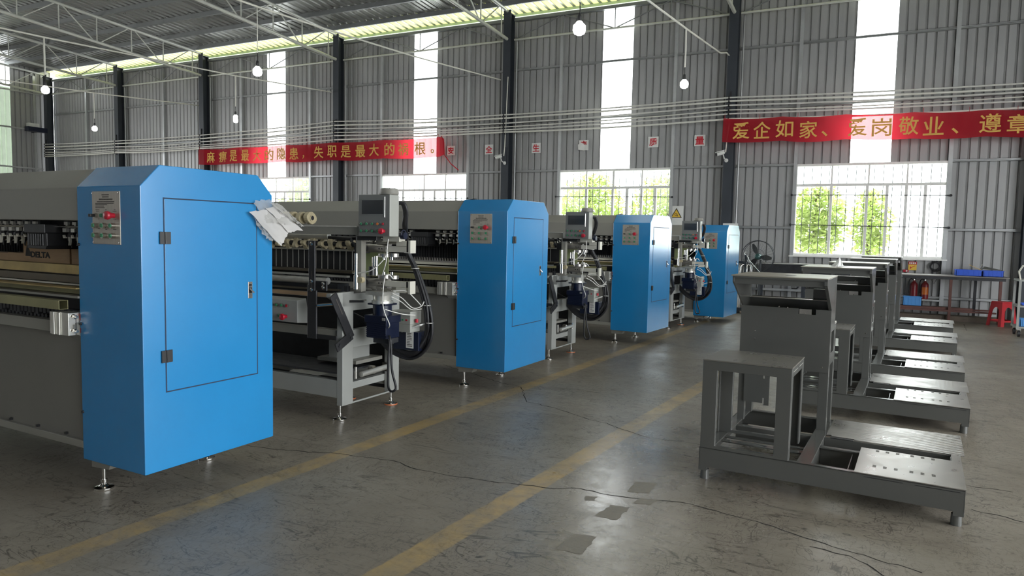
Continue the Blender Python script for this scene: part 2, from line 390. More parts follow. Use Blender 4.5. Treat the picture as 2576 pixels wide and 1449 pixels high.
# ------------------------------------------------------------------ setting: floor
fl = MB().add([(XL-.3, YF-.3, 0), (XR+.3, YF-.3, 0), (XR+.3, YW+.3, 0), (XL-.3, YW+.3, 0)], [(0,1,2,3)]).build('floor', 'floor'); tag(fl, kind='structure')
def ribbon(pts, w, z):
    m = MB(); n = len(pts); vs = []
    for i, (x, y) in enumerate(pts):
        a = Vector(pts[max(i-1, 0)]); b = Vector(pts[min(i+1, n-1)]); d = (b-a).normalized(); nn = Vector((-d.y, d.x))
        ww = w*(.5+random.random()*.9)
        vs += [(x+nn.x*ww, y+nn.y*ww, z), (x-nn.x*ww, y-nn.y*ww, z)]
    m.add(vs, [(2*i, 2*i+1, 2*i+3, 2*i+2) for i in range(n-1)]); return m
def jag(pts, step=.05, amp=.012):
    out = []
    for (a, b), (c, d) in zip(pts, pts[1:]):
        L = math.hypot(c-a, d-b); n = max(1, int(L/step))
        for i in range(n):
            t = i/n; out.append((a+(c-a)*t+random.uniform(-amp, amp)*(i > 0), b+(d-b)*t+random.uniform(-amp, amp)*(i > 0)))
    return out+[pts[-1]]
CR = [[(-4.085,3.751),(-3.824,3.777),(-3.524,3.879),(-3.3,3.947),(-3.181,3.96),(-2.914,4.0),(-2.687,3.933),(-2.391,3.939),(-2.14,3.974),(-1.907,4.025),(-1.711,4.063),(-1.586,4.147),(-1.436,4.131),(-1.289,4.145),(-1.079,4.198),(-.956,4.234),(-.839,4.219),(-.513,4.164),(-.19,4.043),(.3,3.9)],
      [(-4.6,7.3),(-4.043,7.032),(-3.865,6.923),(-3.728,6.858),(-3.612,6.784),(-3.442,6.72),(-3.312,6.704),(-3.226,6.663),(-2.981,6.249),(-2.884,6.088),(-2.591,6.018),(-2.343,5.896),(-2.125,5.774),(-1.95,5.742),(-1.733,5.611),(-1.506,5.505),(-1.268,5.531),(-.6,5.45),(.9,5.5)],
      [(1.65,15.461),(1.731,16.738)], [(-.21,3.95),(-.02,3.93),(.06,3.87),(.16,3.74),(.2,3.5)], [(1.40,16.25),(1.9,16.2),(2.7,16.3)], [(.62,5.0),(.9,4.92),(1.5,4.7)]]
for c in CR: ribbon(jag(c), .0042, .0008).build('crack', 'crack', fl)
PT = [[(-1.303,4.451),(-1.17,4.489),(-1.171,4.284),(-1.298,4.246)], [(-1.193,4.184),(-1.084,4.195),(-1.107,4.099),(-1.205,4.075)], [(-1.314,3.98),(-1.202,3.996),(-1.212,3.777),(-1.341,3.777)],
      [(-1.357,3.487),(-1.231,3.505),(-1.224,3.277),(-1.363,3.258)], [(-1.498,4.043),(-1.429,4.065),(-1.423,4.0),(-1.476,3.97)]]
for p in PT:
    q = jag(p+[p[0]], .03, .008)[:-1]
    MB().add([(x, y, .0012) for x, y in q], [tuple(range(len(q)))]).build('repair_patch', 'patch', fl)

# ------------------------------------------------------------------ setting: walls
def rib_sheet(x0, x1, z0, z1, y, pitch=.185, dep=.042):
    n = max(1, round((x1-x0)/pitch)); p = (x1-x0)/n; xs = []
    for i in range(n):
        a = x0+i*p
        xs += [(a, 0), (a+p*.70, 0), (a+p*.85, dep), (a+p*.93, dep)]
    xs.append((x1, 0)); m = MB()
    vs = [(x, y+d, z) for z in (z0, z1) for x, d in xs]; k = len(xs)
    return m.add(vs, [(i, i+1, k+i+1, k+i) for i in range(k-1)])
ZT = 7.55
COLX = [-30.38, -25.9, -21.25, -15.2, -9.2, -3.17, 2.85, 8.85]
SC = {2: -18.05, 3: -12.08, 4: -6.13, 5: -.137, 6: 5.85}    # bay (by left column) -> strip centre
wb = root('wall_back', kind='structure')
def split(x0, x1, w=.85):
    n = max(1, round((x1-x0)/w)); return [(x0+(x1-x0)*i/n, x0+(x1-x0)*(i+1)/n) for i in range(n)]
WZ0, WZ1 = 1.28, 3.36
POST = []
for b in range(7):
    cl, cr = COLX[b], COLX[b+1]
    if b in SC and b != 6:
        s = SC[b]; pl_, pr_ = s-1.545, s+1.545
        POST += [pl_, pr_]
        for a, c in split(cl, pl_)+split(pr_, cr): rib_sheet(a, c, 0, ZT, YW).build('cladding_sheet', 'wall', wb)
        for a, c in split(pl_, s-.41, 1.2)+split(s+.41, pr_, 1.2): rib_sheet(a, c, WZ1, ZT, YW).build('cladding_sheet', 'wall', wb)
        for a, c in split(pl_, pr_, 1.1): rib_sheet(a, c, 0, WZ0, YW).build('cladding_sheet', 'wall', wb)
        for z0, z1 in ((3.40, 5.5), (5.5, ZT)):
            rib_sheet(s-.41, s+.41, z0, z1, YW+.005).build('skylight_strip', 'strip', wb)
    else:
        POST.append((cl+cr)/2)
        for a, c in split(cl, cr): rib_sheet(a, c, 0, ZT, YW).build('cladding_sheet', 'wall', wb)
def girt(x0, x1, z, h=.055, d=.07):   # small C profile with lit top flange
    m = MB(); m.box(x0, x1, YW-.085, YW-.008, z+h/2-.006, z+h/2); m.box(x0, x1, YW-.012, YW-.006, z-h/2, z+h/2); m.box(x0, x1, YW-.085, YW-.008, z-h/2, z-h/2+.006); m.box(x0, x1, YW-.085, YW-.080, z-h/2, z-h/2+.018); m.box(x0, x1, YW-.085, YW-.080, z+h/2-.022, z+h/2)
    return m.build('girt', 'girt', wb)
for x in POST: MB().box(x-.04, x+.04, YW-.10, YW-.006, 0, ZT-.05).build('wall_post', 'girt', wb)
for b in range(7):
    cl, cr = COLX[b]+.12, COLX[b+1]-.12
    girt(cl, cr, 6.15); girt(cl, cr, 4.72); girt(cl, cr, .42)
    if b in SC and b != 6:
        s = SC[b]
        for a, c in ((cl, s-1.58), (s+1.58, cr)): girt(a, c, 3.37); girt(a, c, 1.90)
    else: girt(cl, cr, 3.37); girt(cl, cr, 1.90)
    MB().cyl((cl, YW-.13, 6.96), (cr, YW-.13, 6.96), .028, 10).build('eave_chord', 'truss', wb)
    MB().box(cl, cr, YW-.16, YW-.02, 7.46, 7.54).build('eave_beam', 'purlin', wb)
    n = 4 if b in SC else 4; w = (cr-cl)/n
    for i in range(n):
        a, c = (6.98, 7.46) if i % 2 == 0 else (7.46, 6.98)
        MB().cyl((cl+w*i+.05, YW-.13, a), (cl+w*(i+1)-.05, YW-.13, c), .016, 8).build('eave_brace', 'purlin', wb)
        if i: MB().cyl((cl+w*i, YW-.13, 6.98), (cl+w*i, YW-.13, 7.46), .014, 8).build('eave_strut', 'purlin', wb)
for x in COLX:
    m = MB(); m.box(x-.11, x+.11, YW-.35, YW-.335, 0, 7.72); m.box(x-.11, x+.11, YW-.11, YW-.095, 0, 7.6); m.box(x-.006, x+.006, YW-.335, YW-.11, 0, 7.6); m.box(x-.13, x+.13, YW-.37, YW-.08, 7.60, 7.625)
    m.build('column', 'column', wb)
    MB().cyl((x+.20, YW-.12, 0), (x+.20, YW-.12, 6.9), .022, 8).build('side_pipe', 'girt', wb)
# left gable
wl = root('wall_left', kind='structure')
def rib_sheet_y(y0, y1, z0, z1, x): 
    m = rib_sheet(y0, y1, z0, z1, 0); m.v = [(x-b, a, c) for a, b, c in m.v]; return m
for a, c in split(ADDED_LDOOR[0], ADDED_LDOOR[1]): rib_sheet_y(a, c, ADDED_LDOOR[3], 9.6, XL).build('cladding_sheet', 'wall', wl)
for a, c in split(YF, ADDED_LDOOR[0])+split(ADDED_LDOOR[1], 15.55)+split(16.45, YW): rib_sheet_y(a, c, 0, 9.6, XL).build('cladding_sheet', 'wall', wl)
rib_sheet_y(15.55, 16.45, 0, 7.0, XL).build('skylight_strip', 'gutter', wl); rib_sheet_y(15.55, 16.45, 7.0, 9.6, XL).build('skylight_strip', 'strip', wl)
for z in (1.9, 3.9, 5.45, 6.9):
    MB().box(XL+.006, XL+.08, YF if z > ADDED_LDOOR[3] else ADDED_LDOOR[1], YW-.4, z-.03, z+.03).build('girt', 'girt', wl)
for y in (12.0, 17.3): MB().box(XL+.006, XL+.1, y-.05, y+.05, 0, 7.6).build('wall_post', 'girt', wl)
# right gable with the open roller door, front wall behind the camera
wr = root('wall_right', kind='structure')
for a, c in split(YF, DOOR[0])+split(DOOR[1], YW):
    rib_sheet_y(a, c, 0, 9.6, XR).build('cladding_sheet', 'wall', wr)
for a, c in split(DOOR[0], DOOR[1]): rib_sheet_y(a, c, DOOR[3], 9.6, XR).build('cladding_sheet', 'wall', wr)
wf = root('wall_front', kind='structure')
edges = [XL]+[e for s in (-18.05, -12.08) for e in (s-1.55, s+1.55)]+[XR]
for i, (a, c) in enumerate(zip(edges, edges[1:])):
    if i % 2 == 0:
        for p, q in split(a, c, 1.6): rib_sheet(p, q, 0, 9.6, YF, .4).build('cladding_sheet', 'wall', wf)
    else:
        s = (a+c)/2
        rib_sheet(a, c, 0, 3.5, YF, .4).build('cladding_sheet', 'wall', wf); rib_sheet(a, s-.41, 3.5, 9.6, YF, .4).build('cladding_sheet', 'wall', wf); rib_sheet(s+.41, c, 3.5, 9.6, YF, .4).build('cladding_sheet', 'wall', wf)
        rib_sheet(s-.41, s+.41, 3.5, 9.6, YF, .4).build('skylight_strip', 'strip', wf)  # unseen strips, added to let fill light in from behind
for y in DOOR[:2]: MB().box(XR-.08, XR+.08, y-.06, y+.06, 0, 5.3).build('door_post', 'column', wr)

# ------------------------------------------------------------------ setting: roof
ce = root('ceiling', kind='structure')
SL = .06
def zr(y): return 7.86+SL*(18-y)
def roof_sheet(x0, x1, y0, y1, name, mat):
    n = 4; p = (x1-x0)/n; xs = []
    for i in range(n):
        a = x0+i*p; xs += [(a, 0), (a+p*.62, 0), (a+p*.70, .045), (a+p*.90, .045)]
    xs.append((x1, 0)); k = len(xs)
    vs = [(x, y, zr(y)+d) for y in (y0, y1) for x, d in xs]
    return MB().add(vs, [(i, i+1, k+i+1, k+i) for i in range(k-1)]).build(name, mat, ce)
x = XL-.4
while x < XR+.4:
    lit = any(abs(x+.5-c) < .5 for c in (-17.2, -11.3, -5.3, .7, 6.6))
    if lit: roof_sheet(x, x+.18, YF-.3, 17.55, 'roof_sheet', 'roof'); roof_sheet(x+.18, x+.82, 2.5, 11.3, 'added_rooflight_sheet', 'added_rooflight'); roof_sheet(x+.18, x+.82, YF-.3, 2.52, 'roof_sheet', 'roof'); roof_sheet(x+.18, x+.82, 11.28, 17.55, 'roof_sheet', 'roof'); roof_sheet(x+.82, x+1.0, YF-.3, 17.55, 'roof_sheet', 'roof')  # rooflights added out of view to give overhead fill light
    else: roof_sheet(x, x+1.0, YF-.3, 17.55, 'roof_sheet', 'roof')
    e = roof_sheet(x, x+1.0, 17.5, 18.45, 'eave_sheet', 'eave')
    m = MB()
    for i in range(4): m.prism([(x+.25*i+.16, zr(17.5)-.002), (x+.25*i+.235, zr(17.5)-.002), (x+.25*i+.225, zr(17.5)+.03), (x+.25*i+.17, zr(17.5)+.03)], 'y', 17.5, 18.42)
    m.v = [(a, b, c-(b-17.5)*SL) for a, b, c in m.v]; m.build('rib_strips', 'roof', e)  # opaque strips under the ribs draw them as dark lines
    x += 1.0
MB().box(XL-.4, XR+.4, 18.43, 18.45, 7.735, 7.865).build('eave_gutter', 'gutter', ce)
MB().box(XL-.4, XR+.4, 18.33, 18.45, 7.725, 7.735).build('gutter_lip', 'gutter', ce)
y = 17.42
while y > YF:
    z = zr(y); m = MB(); m.box(XL, XR, y-.004, y, z-.135, z-.004); m.box(XL, XR, y, y+.055, z-.135, z-.130); m.box(XL, XR, y, y+.055, z-.012, z-.006)
    m.build('purlin', 'purlin', ce); y -= 1.14
for ci, x in enumerate(COLX):
    zt = lambda y: 7.68+SL*(17.9-y)
    zb = lambda y: 6.93+SL*(17.9-y)
    y1 = YF+.3; t = bpy.data.objects.new('truss', None); C.objects.link(t); t.parent = ce
    MB().cyl((x, 17.66, zt(17.66)), (x, y1, zt(y1)), .043, 12).build('top_chord', 'truss', t)
    MB().cyl((x, 17.66, zb(17.66)), (x, y1, zb(y1)), .043, 12).build('bottom_chord', 'truss', t)
    yy = [17.31-1.13*i for i in range(22)]; 
    for i, y in enumerate(yy):
        MB().cyl((x, y, zb(y)), (x, y, zt(y)), .017, 8).build('web_post', 'truss', t)
        if i < len(yy)-1:
            y2 = yy[i+1]
            if i % 2 == 0: MB().cyl((x, y-.08, zt(y)), (x, y2+.08, zb(y2)), .017, 8).build('web_diagonal', 'truss', t)
            else: MB().cyl((x, y-.08, zb(y)), (x, y2+.08, zt(y2)), .017, 8).build('web_diagonal', 'truss', t)

# ------------------------------------------------------------------ windows
def window(n, s):
    w = root('window_%d' % n, (s, YW, 0), kind='structure')
    x0, x1 = -1.50, 1.50; z0, z1 = 1.30, 3.33; tz = 2.89
    MB().frame(x0-.045, x1+.045, z0-.045, z1+.045, .05, 'y', -.075, .06).build('window_frame', 'upvc', w)
    MB().box(x0-.1, x1+.1, -.14, .0, z0-.075, z0-.045).build('sill', 'upvc', w)
    MB().box(x0, x1, -.03, .03, tz-.03, tz+.03).build('transom', 'upvc', w)
    for a in (-.76, 0., .76): MB().box(a-.018, a+.018, -.025, .03, tz+.03, z1).build('mullion', 'upvc', w)
    lo = (-.76, -.02, .38, .755, 1.12)
    for a in lo: MB().box(a-.03, a+.03, -.035, .03, z0, tz-.03).build('mullion', 'upvc', w)
    ed = [x0, -.76, 0., .76, x1]
    for a, c in zip(ed, ed[1:]): MB().box(a+.005, c-.005, .0, .004, tz+.03, z1).build('pane', 'glass', w)
    ed = [x0, *lo, x1]
    for a, c in zip(ed, ed[1:]): MB().box(a+.03, c-.03, .0, .004, z0, tz-.03).build('pane', 'glass', w)
    a = x0+.13
    while a < x1: MB().cyl((a, .12, z0), (a, .12, z1), .008, 6).build('security_bar', 'dark', w); a += .185
    for z in (2.66, 1.97):
        MB().cyl((x0-.08, -.15, z), (x1+.08, -.15, z-.03), .009, 6).build('tie_rod', 'dark', w)
        for e in (x0-.09, x1+.09): MB().sphere((e, -.15, z-(.03 if e > 0 else 0)), .028, 10, 6).build('rod_knob', 'dark', w)
for n, b in enumerate((5, 4, 3, 2)): window(n+1, SC[b])

# ------------------------------------------------------------------ outside: yard and trees
yd = MB().add([(-45, 18.5, -.25), (30, 18.5, -.25), (30, 60, -.25), (-45, 60, -.25), ], [(0,1,2,3)]); yd.add([(-60, -15, -.05), (-30.95, -15, -.05), (-30.95, 18.5, -.05), (-60, 18.5, -.05)], [(0,1,2,3)]); yd.add([(9.3, -15, -.05), (35, -15, -.05), (35, 18.5, -.05), (9.3, 18.5, -.05)], [(0,1,2,3)])
tag(yd.build('ground', 'yard'), kind='structure')
def tree(x, y, h0, h1, rx, ry, n, label, ll=.17, lw=.075, droop=.4):
    r = root('tree', (x, y, -.25), 0, label, 'tree', 'trees outside the windows')
    MB().tube([(0, 0, 0), (.05, 0, h0*.5), (-.04, .03, h0+.4), (0, 0, h1-.2)], .05, 8).build('trunk', 'trunk', r)
    m = MB()
    for i in range(26):
        a = random.uniform(0, 2*PI); q = random.uniform(.4, .95); z = random.uniform(h0, h1)
        m.tube([(0, 0, z-.4), (rx*q*.5*math.cos(a), ry*q*.5*math.sin(a), z-.1), (rx*q*math.cos(a), ry*q*math.sin(a), z)], .008, 4)
    m.build('branches', 'trunk', r)
    m = MB()
    for i in range(n):
        while 1:
            u, v, w = (random.uniform(-1, 1) for _ in range(3))
            if u*u+v*v+w*w < 1: break
        c = Vector((u*rx, v*ry, (h0+h1)/2+w*(h1-h0)/2))
        d = Vector((random.gauss(0, 1), random.gauss(0, 1), random.gauss(-droop, .6))).normalized()
        e = d.cross(Vector((random.gauss(0, .4), random.gauss(0, .4), 1))).normalized(); l = ll*random.uniform(.6, 1.25); w2 = lw*random.uniform(.7, 1.2)
        k = d.cross(e)*.12*l
        m.add([c, c+d*l*.45+e*w2*.5+k, c+d*l, c+d*l*.45-e*w2*.5+k, c+d*l*.5], [(0,1,4), (1,2,4), (2,3,4), (3,0,4)])
    f = m.build('foliage', 'leaf', r); f['kind'] = 'stuff'
tree(-1.35, 20.6, 1.45, 3.35, .80, .6, 2100, 'leafy green tree behind the left panes of the nearest window', .2, .09)
tree(-.05, 21.2, 1.4, 3.3, .50, .45, 1100, 'slim leafy tree behind the middle panes of the nearest window', .2, .09)
tree(-8.1, 21.5, 1.5, 3.9, 1.2, .8, 2600, 'bushy green tree filling the left of the window behind the third blue cabinet', .2, .09)
tree(-5.6, 21.8, 1.4, 3.9, 1.25, .8, 2800, 'bushy green tree filling the right of the window behind the third blue cabinet', .2, .09)
tree(-19.4, 21.5, 1.6, 4.3, 1.6, .9, 1000, 'broad-leaved tree behind the window beside the first blue cabinet', .6, .14, .1)

# ------------------------------------------------------------------ wall things: wiring, banners, cards, signs, cameras
ww = root('wall_wiring', (0, YW-.4, 0), 0, 'long bundle of white horizontal cables on black insulator racks along back wall', 'wiring')
ZS = {0: (4.91,4.80,4.69,4.59,4.50,4.42), 1: (4.86,4.76,4.64,4.55,4.48,4.42), 2: (4.87,4.75,4.64,4.53,4.46,4.41), 3: (5.03,4.91,4.80,4.69,4.59,4.46), 4: (4.89,4.80,4.66,4.56,4.48,4.42), 5: (4.95,4.87,4.77,4.66,4.57,4.45), 6: (4.84,4.74,4.67,4.58,4.49,4.36), 7: (4.84,4.74,4.67,4.58,4.49,4.36)}
for k in range(6):
    pts = []
    for i, x in enumerate(COLX):
        pts.append((x, .0, ZS[i][k]))
        if i < 7:
            z2 = ZS[i+1][k]; sag = random.uniform(.01, .05)
            for q in (.25, .5, .75): pts.append((x+(COLX[i+1]-x)*q, .0, ZS[i][k]+(z2-ZS[i][k])*q-sag*4*q*(1-q)))
    MB().tube(pts, random.choice((.015, .02, .024)), 6).build('cable', 'pvc' if k % 2 else 'wire', ww)
INS = MB().lathe([(.0001, -.03), (.03, -.03), (.018, 0), (.03, .03), (.0001, .03)], (0, 0, 0), 'z', 10).mesh('insulator'); INS.materials.append(M['blackpl'])
for i, x in enumerate(COLX):
    r = MB().box(x-.02, x+.02, .02, .05, 4.35, 5.1).build('insulator_rack', 'dark', ww)
    for z in ZS[i]: put('insulator', INS, None, r, 0, (x-.03, -.005, z))
def banner(x0, x1, zt0, zt1, zb0, zb1, chars, xs, h, label, slack, sizes=None):
    r = root('banner', (0, YW-.52, 0), 0, label, 'banner')
    nx, nz = 160, 10; vs = []
    rnd = random.Random(int(-x0*100))
    ph = [rnd.uniform(0, 6.28) for _ in range(6)]
    def off(u, v):
        x = x0+(x1-x0)*u
        d = .018*math.sin(x*2.1+ph[0])*(.4+v)+.010*math.sin(x*5.3+v*2+ph[1])+.006*math.sin(x*11-v*6+ph[2])
        return d
    def zz(u, v):
        x = x0+(x1-x0)*u
        s = -slack*abs(math.sin(PI*u*5))*.5
        return (zt0+(zt1-zt0)*u)*(1-v)+(zb0+(zb1-zb0)*u)*v+s+.008*math.sin(x*3+ph[3])*v
    for j in range(nz+1):
        for i in range(nx+1): vs.append((x0+(x1-x0)*i/nx, off(i/nx, j/nz), zz(i/nx, j/nz)))
    fs = [(j*(nx+1)+i, j*(nx+1)+i+1, (j+1)*(nx+1)+i+1, (j+1)*(nx+1)+i) for j in range(nz) for i in range(nx)]
    c = MB().add(vs, fs, True).build('cloth', 'cloth', r)
    for ch, x in zip(chars, xs):
        u = (x-x0)/(x1-x0); z = (zz(u, 0)+zz(u, 1))/2
        small = ch in '，、。'
        me, (w0, h0) = text_mesh(ch, 1.0, .010)
        hh = h*(.32 if small else 1); sc = hh/h0
        for v in me.vertices:
            px = x+v.co.x*sc*(1. if small else h/w0/sc*.98); pz = z-(h*.28 if small else 0)+v.co.y*sc
            uu = min(1, max(0, (px-x0)/(x1-x0))); vv = (zz(uu, 0)-pz)/(zz(uu, 0)-zz(uu, 1)); v.co = (px, off(uu, vv)-.006+v.co.z*2, pz)
        put('character', me, 'gilt', r)
    for u in ([0.005] + [i/8 for i in range(1, 8)] + [.995]):
        x = x0+(x1-x0)*u; MB().cyl((x, .0, zz(u, 0)-.01), (x, .0, zz(u, 0)+.09), .004, 6).build('tie', 'cloth', r)
    return r
bl = banner(-21.2, -11.22, 4.36, 4.36, 3.84, 3.80, '麻痹是最大的隐患，失职是最大的祸根。',
       [-20.59,-20.03,-19.5,-18.94,-18.38,-17.86,-17.33,-16.79,-16.38,-15.72,-15.19,-14.65,-14.1,-13.57,-12.99,-12.48,-11.9,-11.48], .375,
       'long red banner with yellow characters on wall above second blue cabinet', .05)
MB().add([(-11.22,0,4.36),(-11.05,-.05,4.30),(-11.02,-.05,3.86),(-11.22,0,3.80)], [(0,1,2,3)]).build('folded_end', 'cloth', bl)
MB().tube([(-11.15,-.03,4.38),(-11.06,-.04,4.2),(-11.05,-.03,3.85),(-10.9,.1,3.6),(-10.7,.2,3.42)], .012, 6).build('tail_cord', 'cloth', bl)
banner(-3.29, 3.3, 4.45, 4.31, 3.90, 3.77, '爱企如家、爱岗敬业、遵章', [-2.87,-2.41,-1.92,-1.41,-1.07,-.41,.06,.57,1.03,1.42,2.03,2.50], .385,
       'red banner with yellow characters on wall above the nearest window', .06)
for ch, x, z, w in (('安',-11.14,4.025,'just right of the red banner end'), ('全',-9.87,4.012,'left of the first camera'), ('生',-8.39,4.0,'right of the first camera'), ('产',-6.99,4.02,''), ('质',-5.1,4.03,'just right of a bright wall strip'), ('量',-3.93,4.02,'nearest the second camera')):
    lab = 'torn white card with half a red character peeling off wall' if ch == '产' else 'white square card with red character %s, %s' % (ch, w)
    r = root('letter_card', (x, YW-.045, z), 0, lab, 'sign', 'red character cards on the back wall')
    if ch == '产':
        MB().add([(-.135,0,.135),(.135,0,.135),(.135,0,-.135),(.02,0,-.135),(-.135,0,-.02)], [(0,1,2,3,4)]).build('card', 'white', r)
        put_text(ch, .20, (.0, -.006, .02), 'redink', r, .02)
        MB().add([(-.16,-.02,.02),(-.02,-.06,.06),(.05,-.03,-.01),(.02,-.012,-.14),(-.14,-.035,-.12)], [(0,1,4),(1,2,4),(2,3,4)]).build('torn_flap', 'white', r)
    else:
        MB().box(-.135, .135, 0, .012, -.135, .135).build('card', 'white', r)
        put_text(ch, .20, (0, -.004, 0), 'redink', r, .02)
def warning_sign(loc, label):
    r = root('warning_sign', loc, 0, label, 'sign')
    MB().box(-.175, .175, 0, .006, -.55, 0).build('panel', 'white', r)
    def tri(s, y): return [(s*math.cos(a), y, -.215+s*math.sin(a)) for a in (PI/2, PI/2+2*PI/3, PI/2+4*PI/3)]
    MB().add(tri(.165, -.002), [(0,1,2)]).build('triangle_border', 'blackink', r)
    MB().add(tri(.128, -.004), [(0,1,2)]).build('triangle_field', 'yellow', r)
    MB().torus((-.008, -.005, -.215), .026, .006, 'y', 16, 5).tube([(.01,-.005,-.235),(.03,-.005,-.225),(.038,-.005,-.25),(.02,-.005,-.262)], .006, 5).build('symbol', 'blackink', r)
warning_sign((-4.44, YW-.06, 2.41), 'white warning sign with yellow triangle on wall beside window')
warning_sign((-3.05, YW-.37, 1.98), 'white warning sign on column, mostly behind the farthest blue cabinet')
for x, z, lab in ((-3.30, 3.62, 'white bullet camera on column below the right red banner'), (-9.28, 3.72, 'white bullet camera on column between the character cards')):
    r = root('security_camera', (x, YW-.36, z), 0, lab, 'camera', 'cameras on the columns')
    MB().cyl((-.10, -.22, -.02), (.05, -.12, .04), .042, 14).build('body', 'white', r)
    MB().cyl((-.115, -.23, -.026), (-.10, -.22, -.02), .036, 14).build('lens', 'blackpl', r)
    MB().bar((-.12, -.23, .03), (.06, -.115, .09), .10, .012).build('visor', 'white', r)
    MB().tube([(.03, -.14, 0), (.06, -.12, -.10), (.09, -.02, -.14), (.09, .0, -.14)], .014, 8).build('arm', 'white', r)
    MB().lathe([(.0001, -.03), (.045, -.03), (.05, 0), (.0001, 0)], (.09, .015, -.14), 'y', 12).build('mount', 'white', r)
    MB().tube([(.07, -.03, .05), (.08, .0, .3), (.14, .0, 2.2 if x < -5 else .8)], .014, 6).build('cable', 'pvc', r)
    MB().box(.02, .14, -.005, .009, -.2, .3).build('backplate', 'column', r)

# ------------------------------------------------------------------ conduits and hanging lamps
CON = [(-21.6, [(18.0,5.97),(14.01,5.70),(11.36,5.57),(8,5.44),(2,5.3)], 'white conduit pipe from the third column at far left'),
       (-15.4, [(17.7,5.96),(13.89,5.69),(9.01,5.46),(8.13,5.43),(2,5.25)], 'white conduit pipe from the column left of the first red banner middle'),
       (-9.4, [(17.7,5.87),(14.52,5.63),(13.56,5.56),(10.42,5.39),(8.94,5.33),(2,5.15)], 'white conduit pipe running to the column at picture centre'),
       (-3.25, [(17.7,5.95),(17.3,5.93),(16.6,5.76),(13.38,5.45),(10.84,5.22),(8.1,5.05),(2,4.9)], 'white conduit pipe with bent end at the column beside right banner')]
for x, pts, lab in CON:
    tag(MB().tube([(x, y, z) for y, z in pts], .017, 8).build('conduit', 'pvc'), lab, 'pipe')
LAMPS = [(-21.6, 14.01, 5.70, 4.62, 'lit bulb hanging lowest at far left beside the second column'), (-15.4, 8.96, 5.46, 4.40, 'lit bulb hanging at far left before the corner column'),
         (-15.4, 13.89, 5.69, 4.58, 'lit elongated bulb hanging in front of wall above left banner'), (-9.4, 8.95, 5.33, 4.27, 'lit bulb hanging left of the first bright strip, near trusses'),
         (-3.25, 8.1, 5.05, 4.08, 'large lit bulb hanging highest, left of the third bright strip'), (-3.25, 13.36, 5.45, 4.45, 'lit bulb hanging left of the right banner column')]
for i, (x, y, zt, zb, lab) in enumerate(LAMPS):
    r = root('pendant_lamp', (x, y, zb), 0, lab, 'lamp', 'bulbs hanging from the conduits')
    L = zt-zb
    MB().tube([(0, 0, L-.02), (.006, 0, L*.6), (0, 0, .30)], .015 if i not in (3, 4) else .007, 8).build('drop_pipe', 'pvc', r)
    MB().tube([(0, 0, .30), (.004, .002, .2), (0, 0, .15)], .007, 6).build('cord', 'rubber', r)
    MB().lathe([(.0001, .17), (.02, .17), (.026, .13), (.026, .08), (.0001, .08)], (0,0,0), 'z', 12).build('socket', 'blackpl', r)
    if i == 2: pr = [(.0001, .085), (.03, .08), (.055, .05), (.058, -.09), (.045, -.12), (.0001, -.13)]
    else: pr = [(.0001, .085), (.03, .08), (.045, .055), (.074, .025), (.076, -.03), (.062, -.065), (.03, -.083), (.0001, -.087)]
    MB().lathe(pr, (0,0,0), 'z', 18).build('bulb', 'bulb', r)
    b = bpy.data.objects.new('socket_ring', MB().torus((0, 0, .075), .03, .006, 'z', 12, 5).mesh('socket_ring')); C.objects.link(b); b.data.materials.append(M['alu']); b.parent = r
# gable bracket
r = root('wall_bracket', (XL, 17.25, 5.45), 0, 'dark steel bracket beam with white box near the far left corner column', 'bracket')
MB().box(.1, .35, -.35, .38, -.09, .09).build('beam', 'navy', r); MB().box(.1, .30, -.30, .1, .09, .24).build('junction_box', 'white', r); MB().box(.01, .1, -.05, .05, -.12, .12).build('mount', 'column', r)

# ------------------------------------------------------------------ quilting machines
CW, CD, ZB, ZE, ZTOP, CH = .586, .9365, .181, 1.805, 1.928, .12
def level_foot(par, x, y, z0, pad='chrome', r=.055):
    f = MB().lathe([(.0001, .035), (.012, .035), (.014, .03), (.02, .028), (r*.55, .018), (r, .012), (r, .004), (r*.97, 0), (.0001, 0)], (x, y, 0), 'z', 18)
    f.lathe([(.0001, z0), (.011, z0), (.011, .03), (.0001, .03)], (x, y, 0), 'z', 10)
    f.lathe([(.0001, .06), (.019, .06), (.019, .042), (.0001, .042)], (x, y, 0), 'z', 6); f.lathe([(.0001, z0), (.019, z0), (.019, z0-.018), (.0001, z0-.018)], (x, y, 0), 'z', 6)
    o = f.build('levelling_foot', 'chrome', par)
    if pad != 'chrome': MB().lathe([(.0001, 0), (r*1.04, 0), (r*1.04, .008), (.0001, .008)], (x, y, 0), 'z', 18).build('foot_pad', pad, o)
    return o
def button(par, x, y, z, mat, r=.0125, d=.022, dirx=False):
    b = MB().lathe([(.0001, 0), (r, 0), (r, d), (r*.8, d), (.0001, d)], (0,0,0), 'y', 14); b.v = [(a, -h, c) for a, h, c in b.v]
    o = b.build('button', 'chrome', par, 0, (x, y, z))
    k = MB().lathe([(.0001, d+.003), (r*.72, d+.003), (r*.80, d-.001)], (0,0,0), 'y', 14); k.v = [(a, -h, c) for a, h, c in k.v]
    k.build('cap', mat, o); return o
def estop(par, x, y, z, s=1.):
    b = MB().lathe([(.0001, 0), (.014*s, 0), (.014*s, .022*s), (.021*s, .026*s), (.024*s, .036*s), (.021*s, .046*s), (.0001, .050*s)], (0,0,0), 'y', 16); b.v = [(a, -h, c) for a, h, c in b.v]
    return b.build('emergency_stop', 'red', par, 0, (x, y, z))
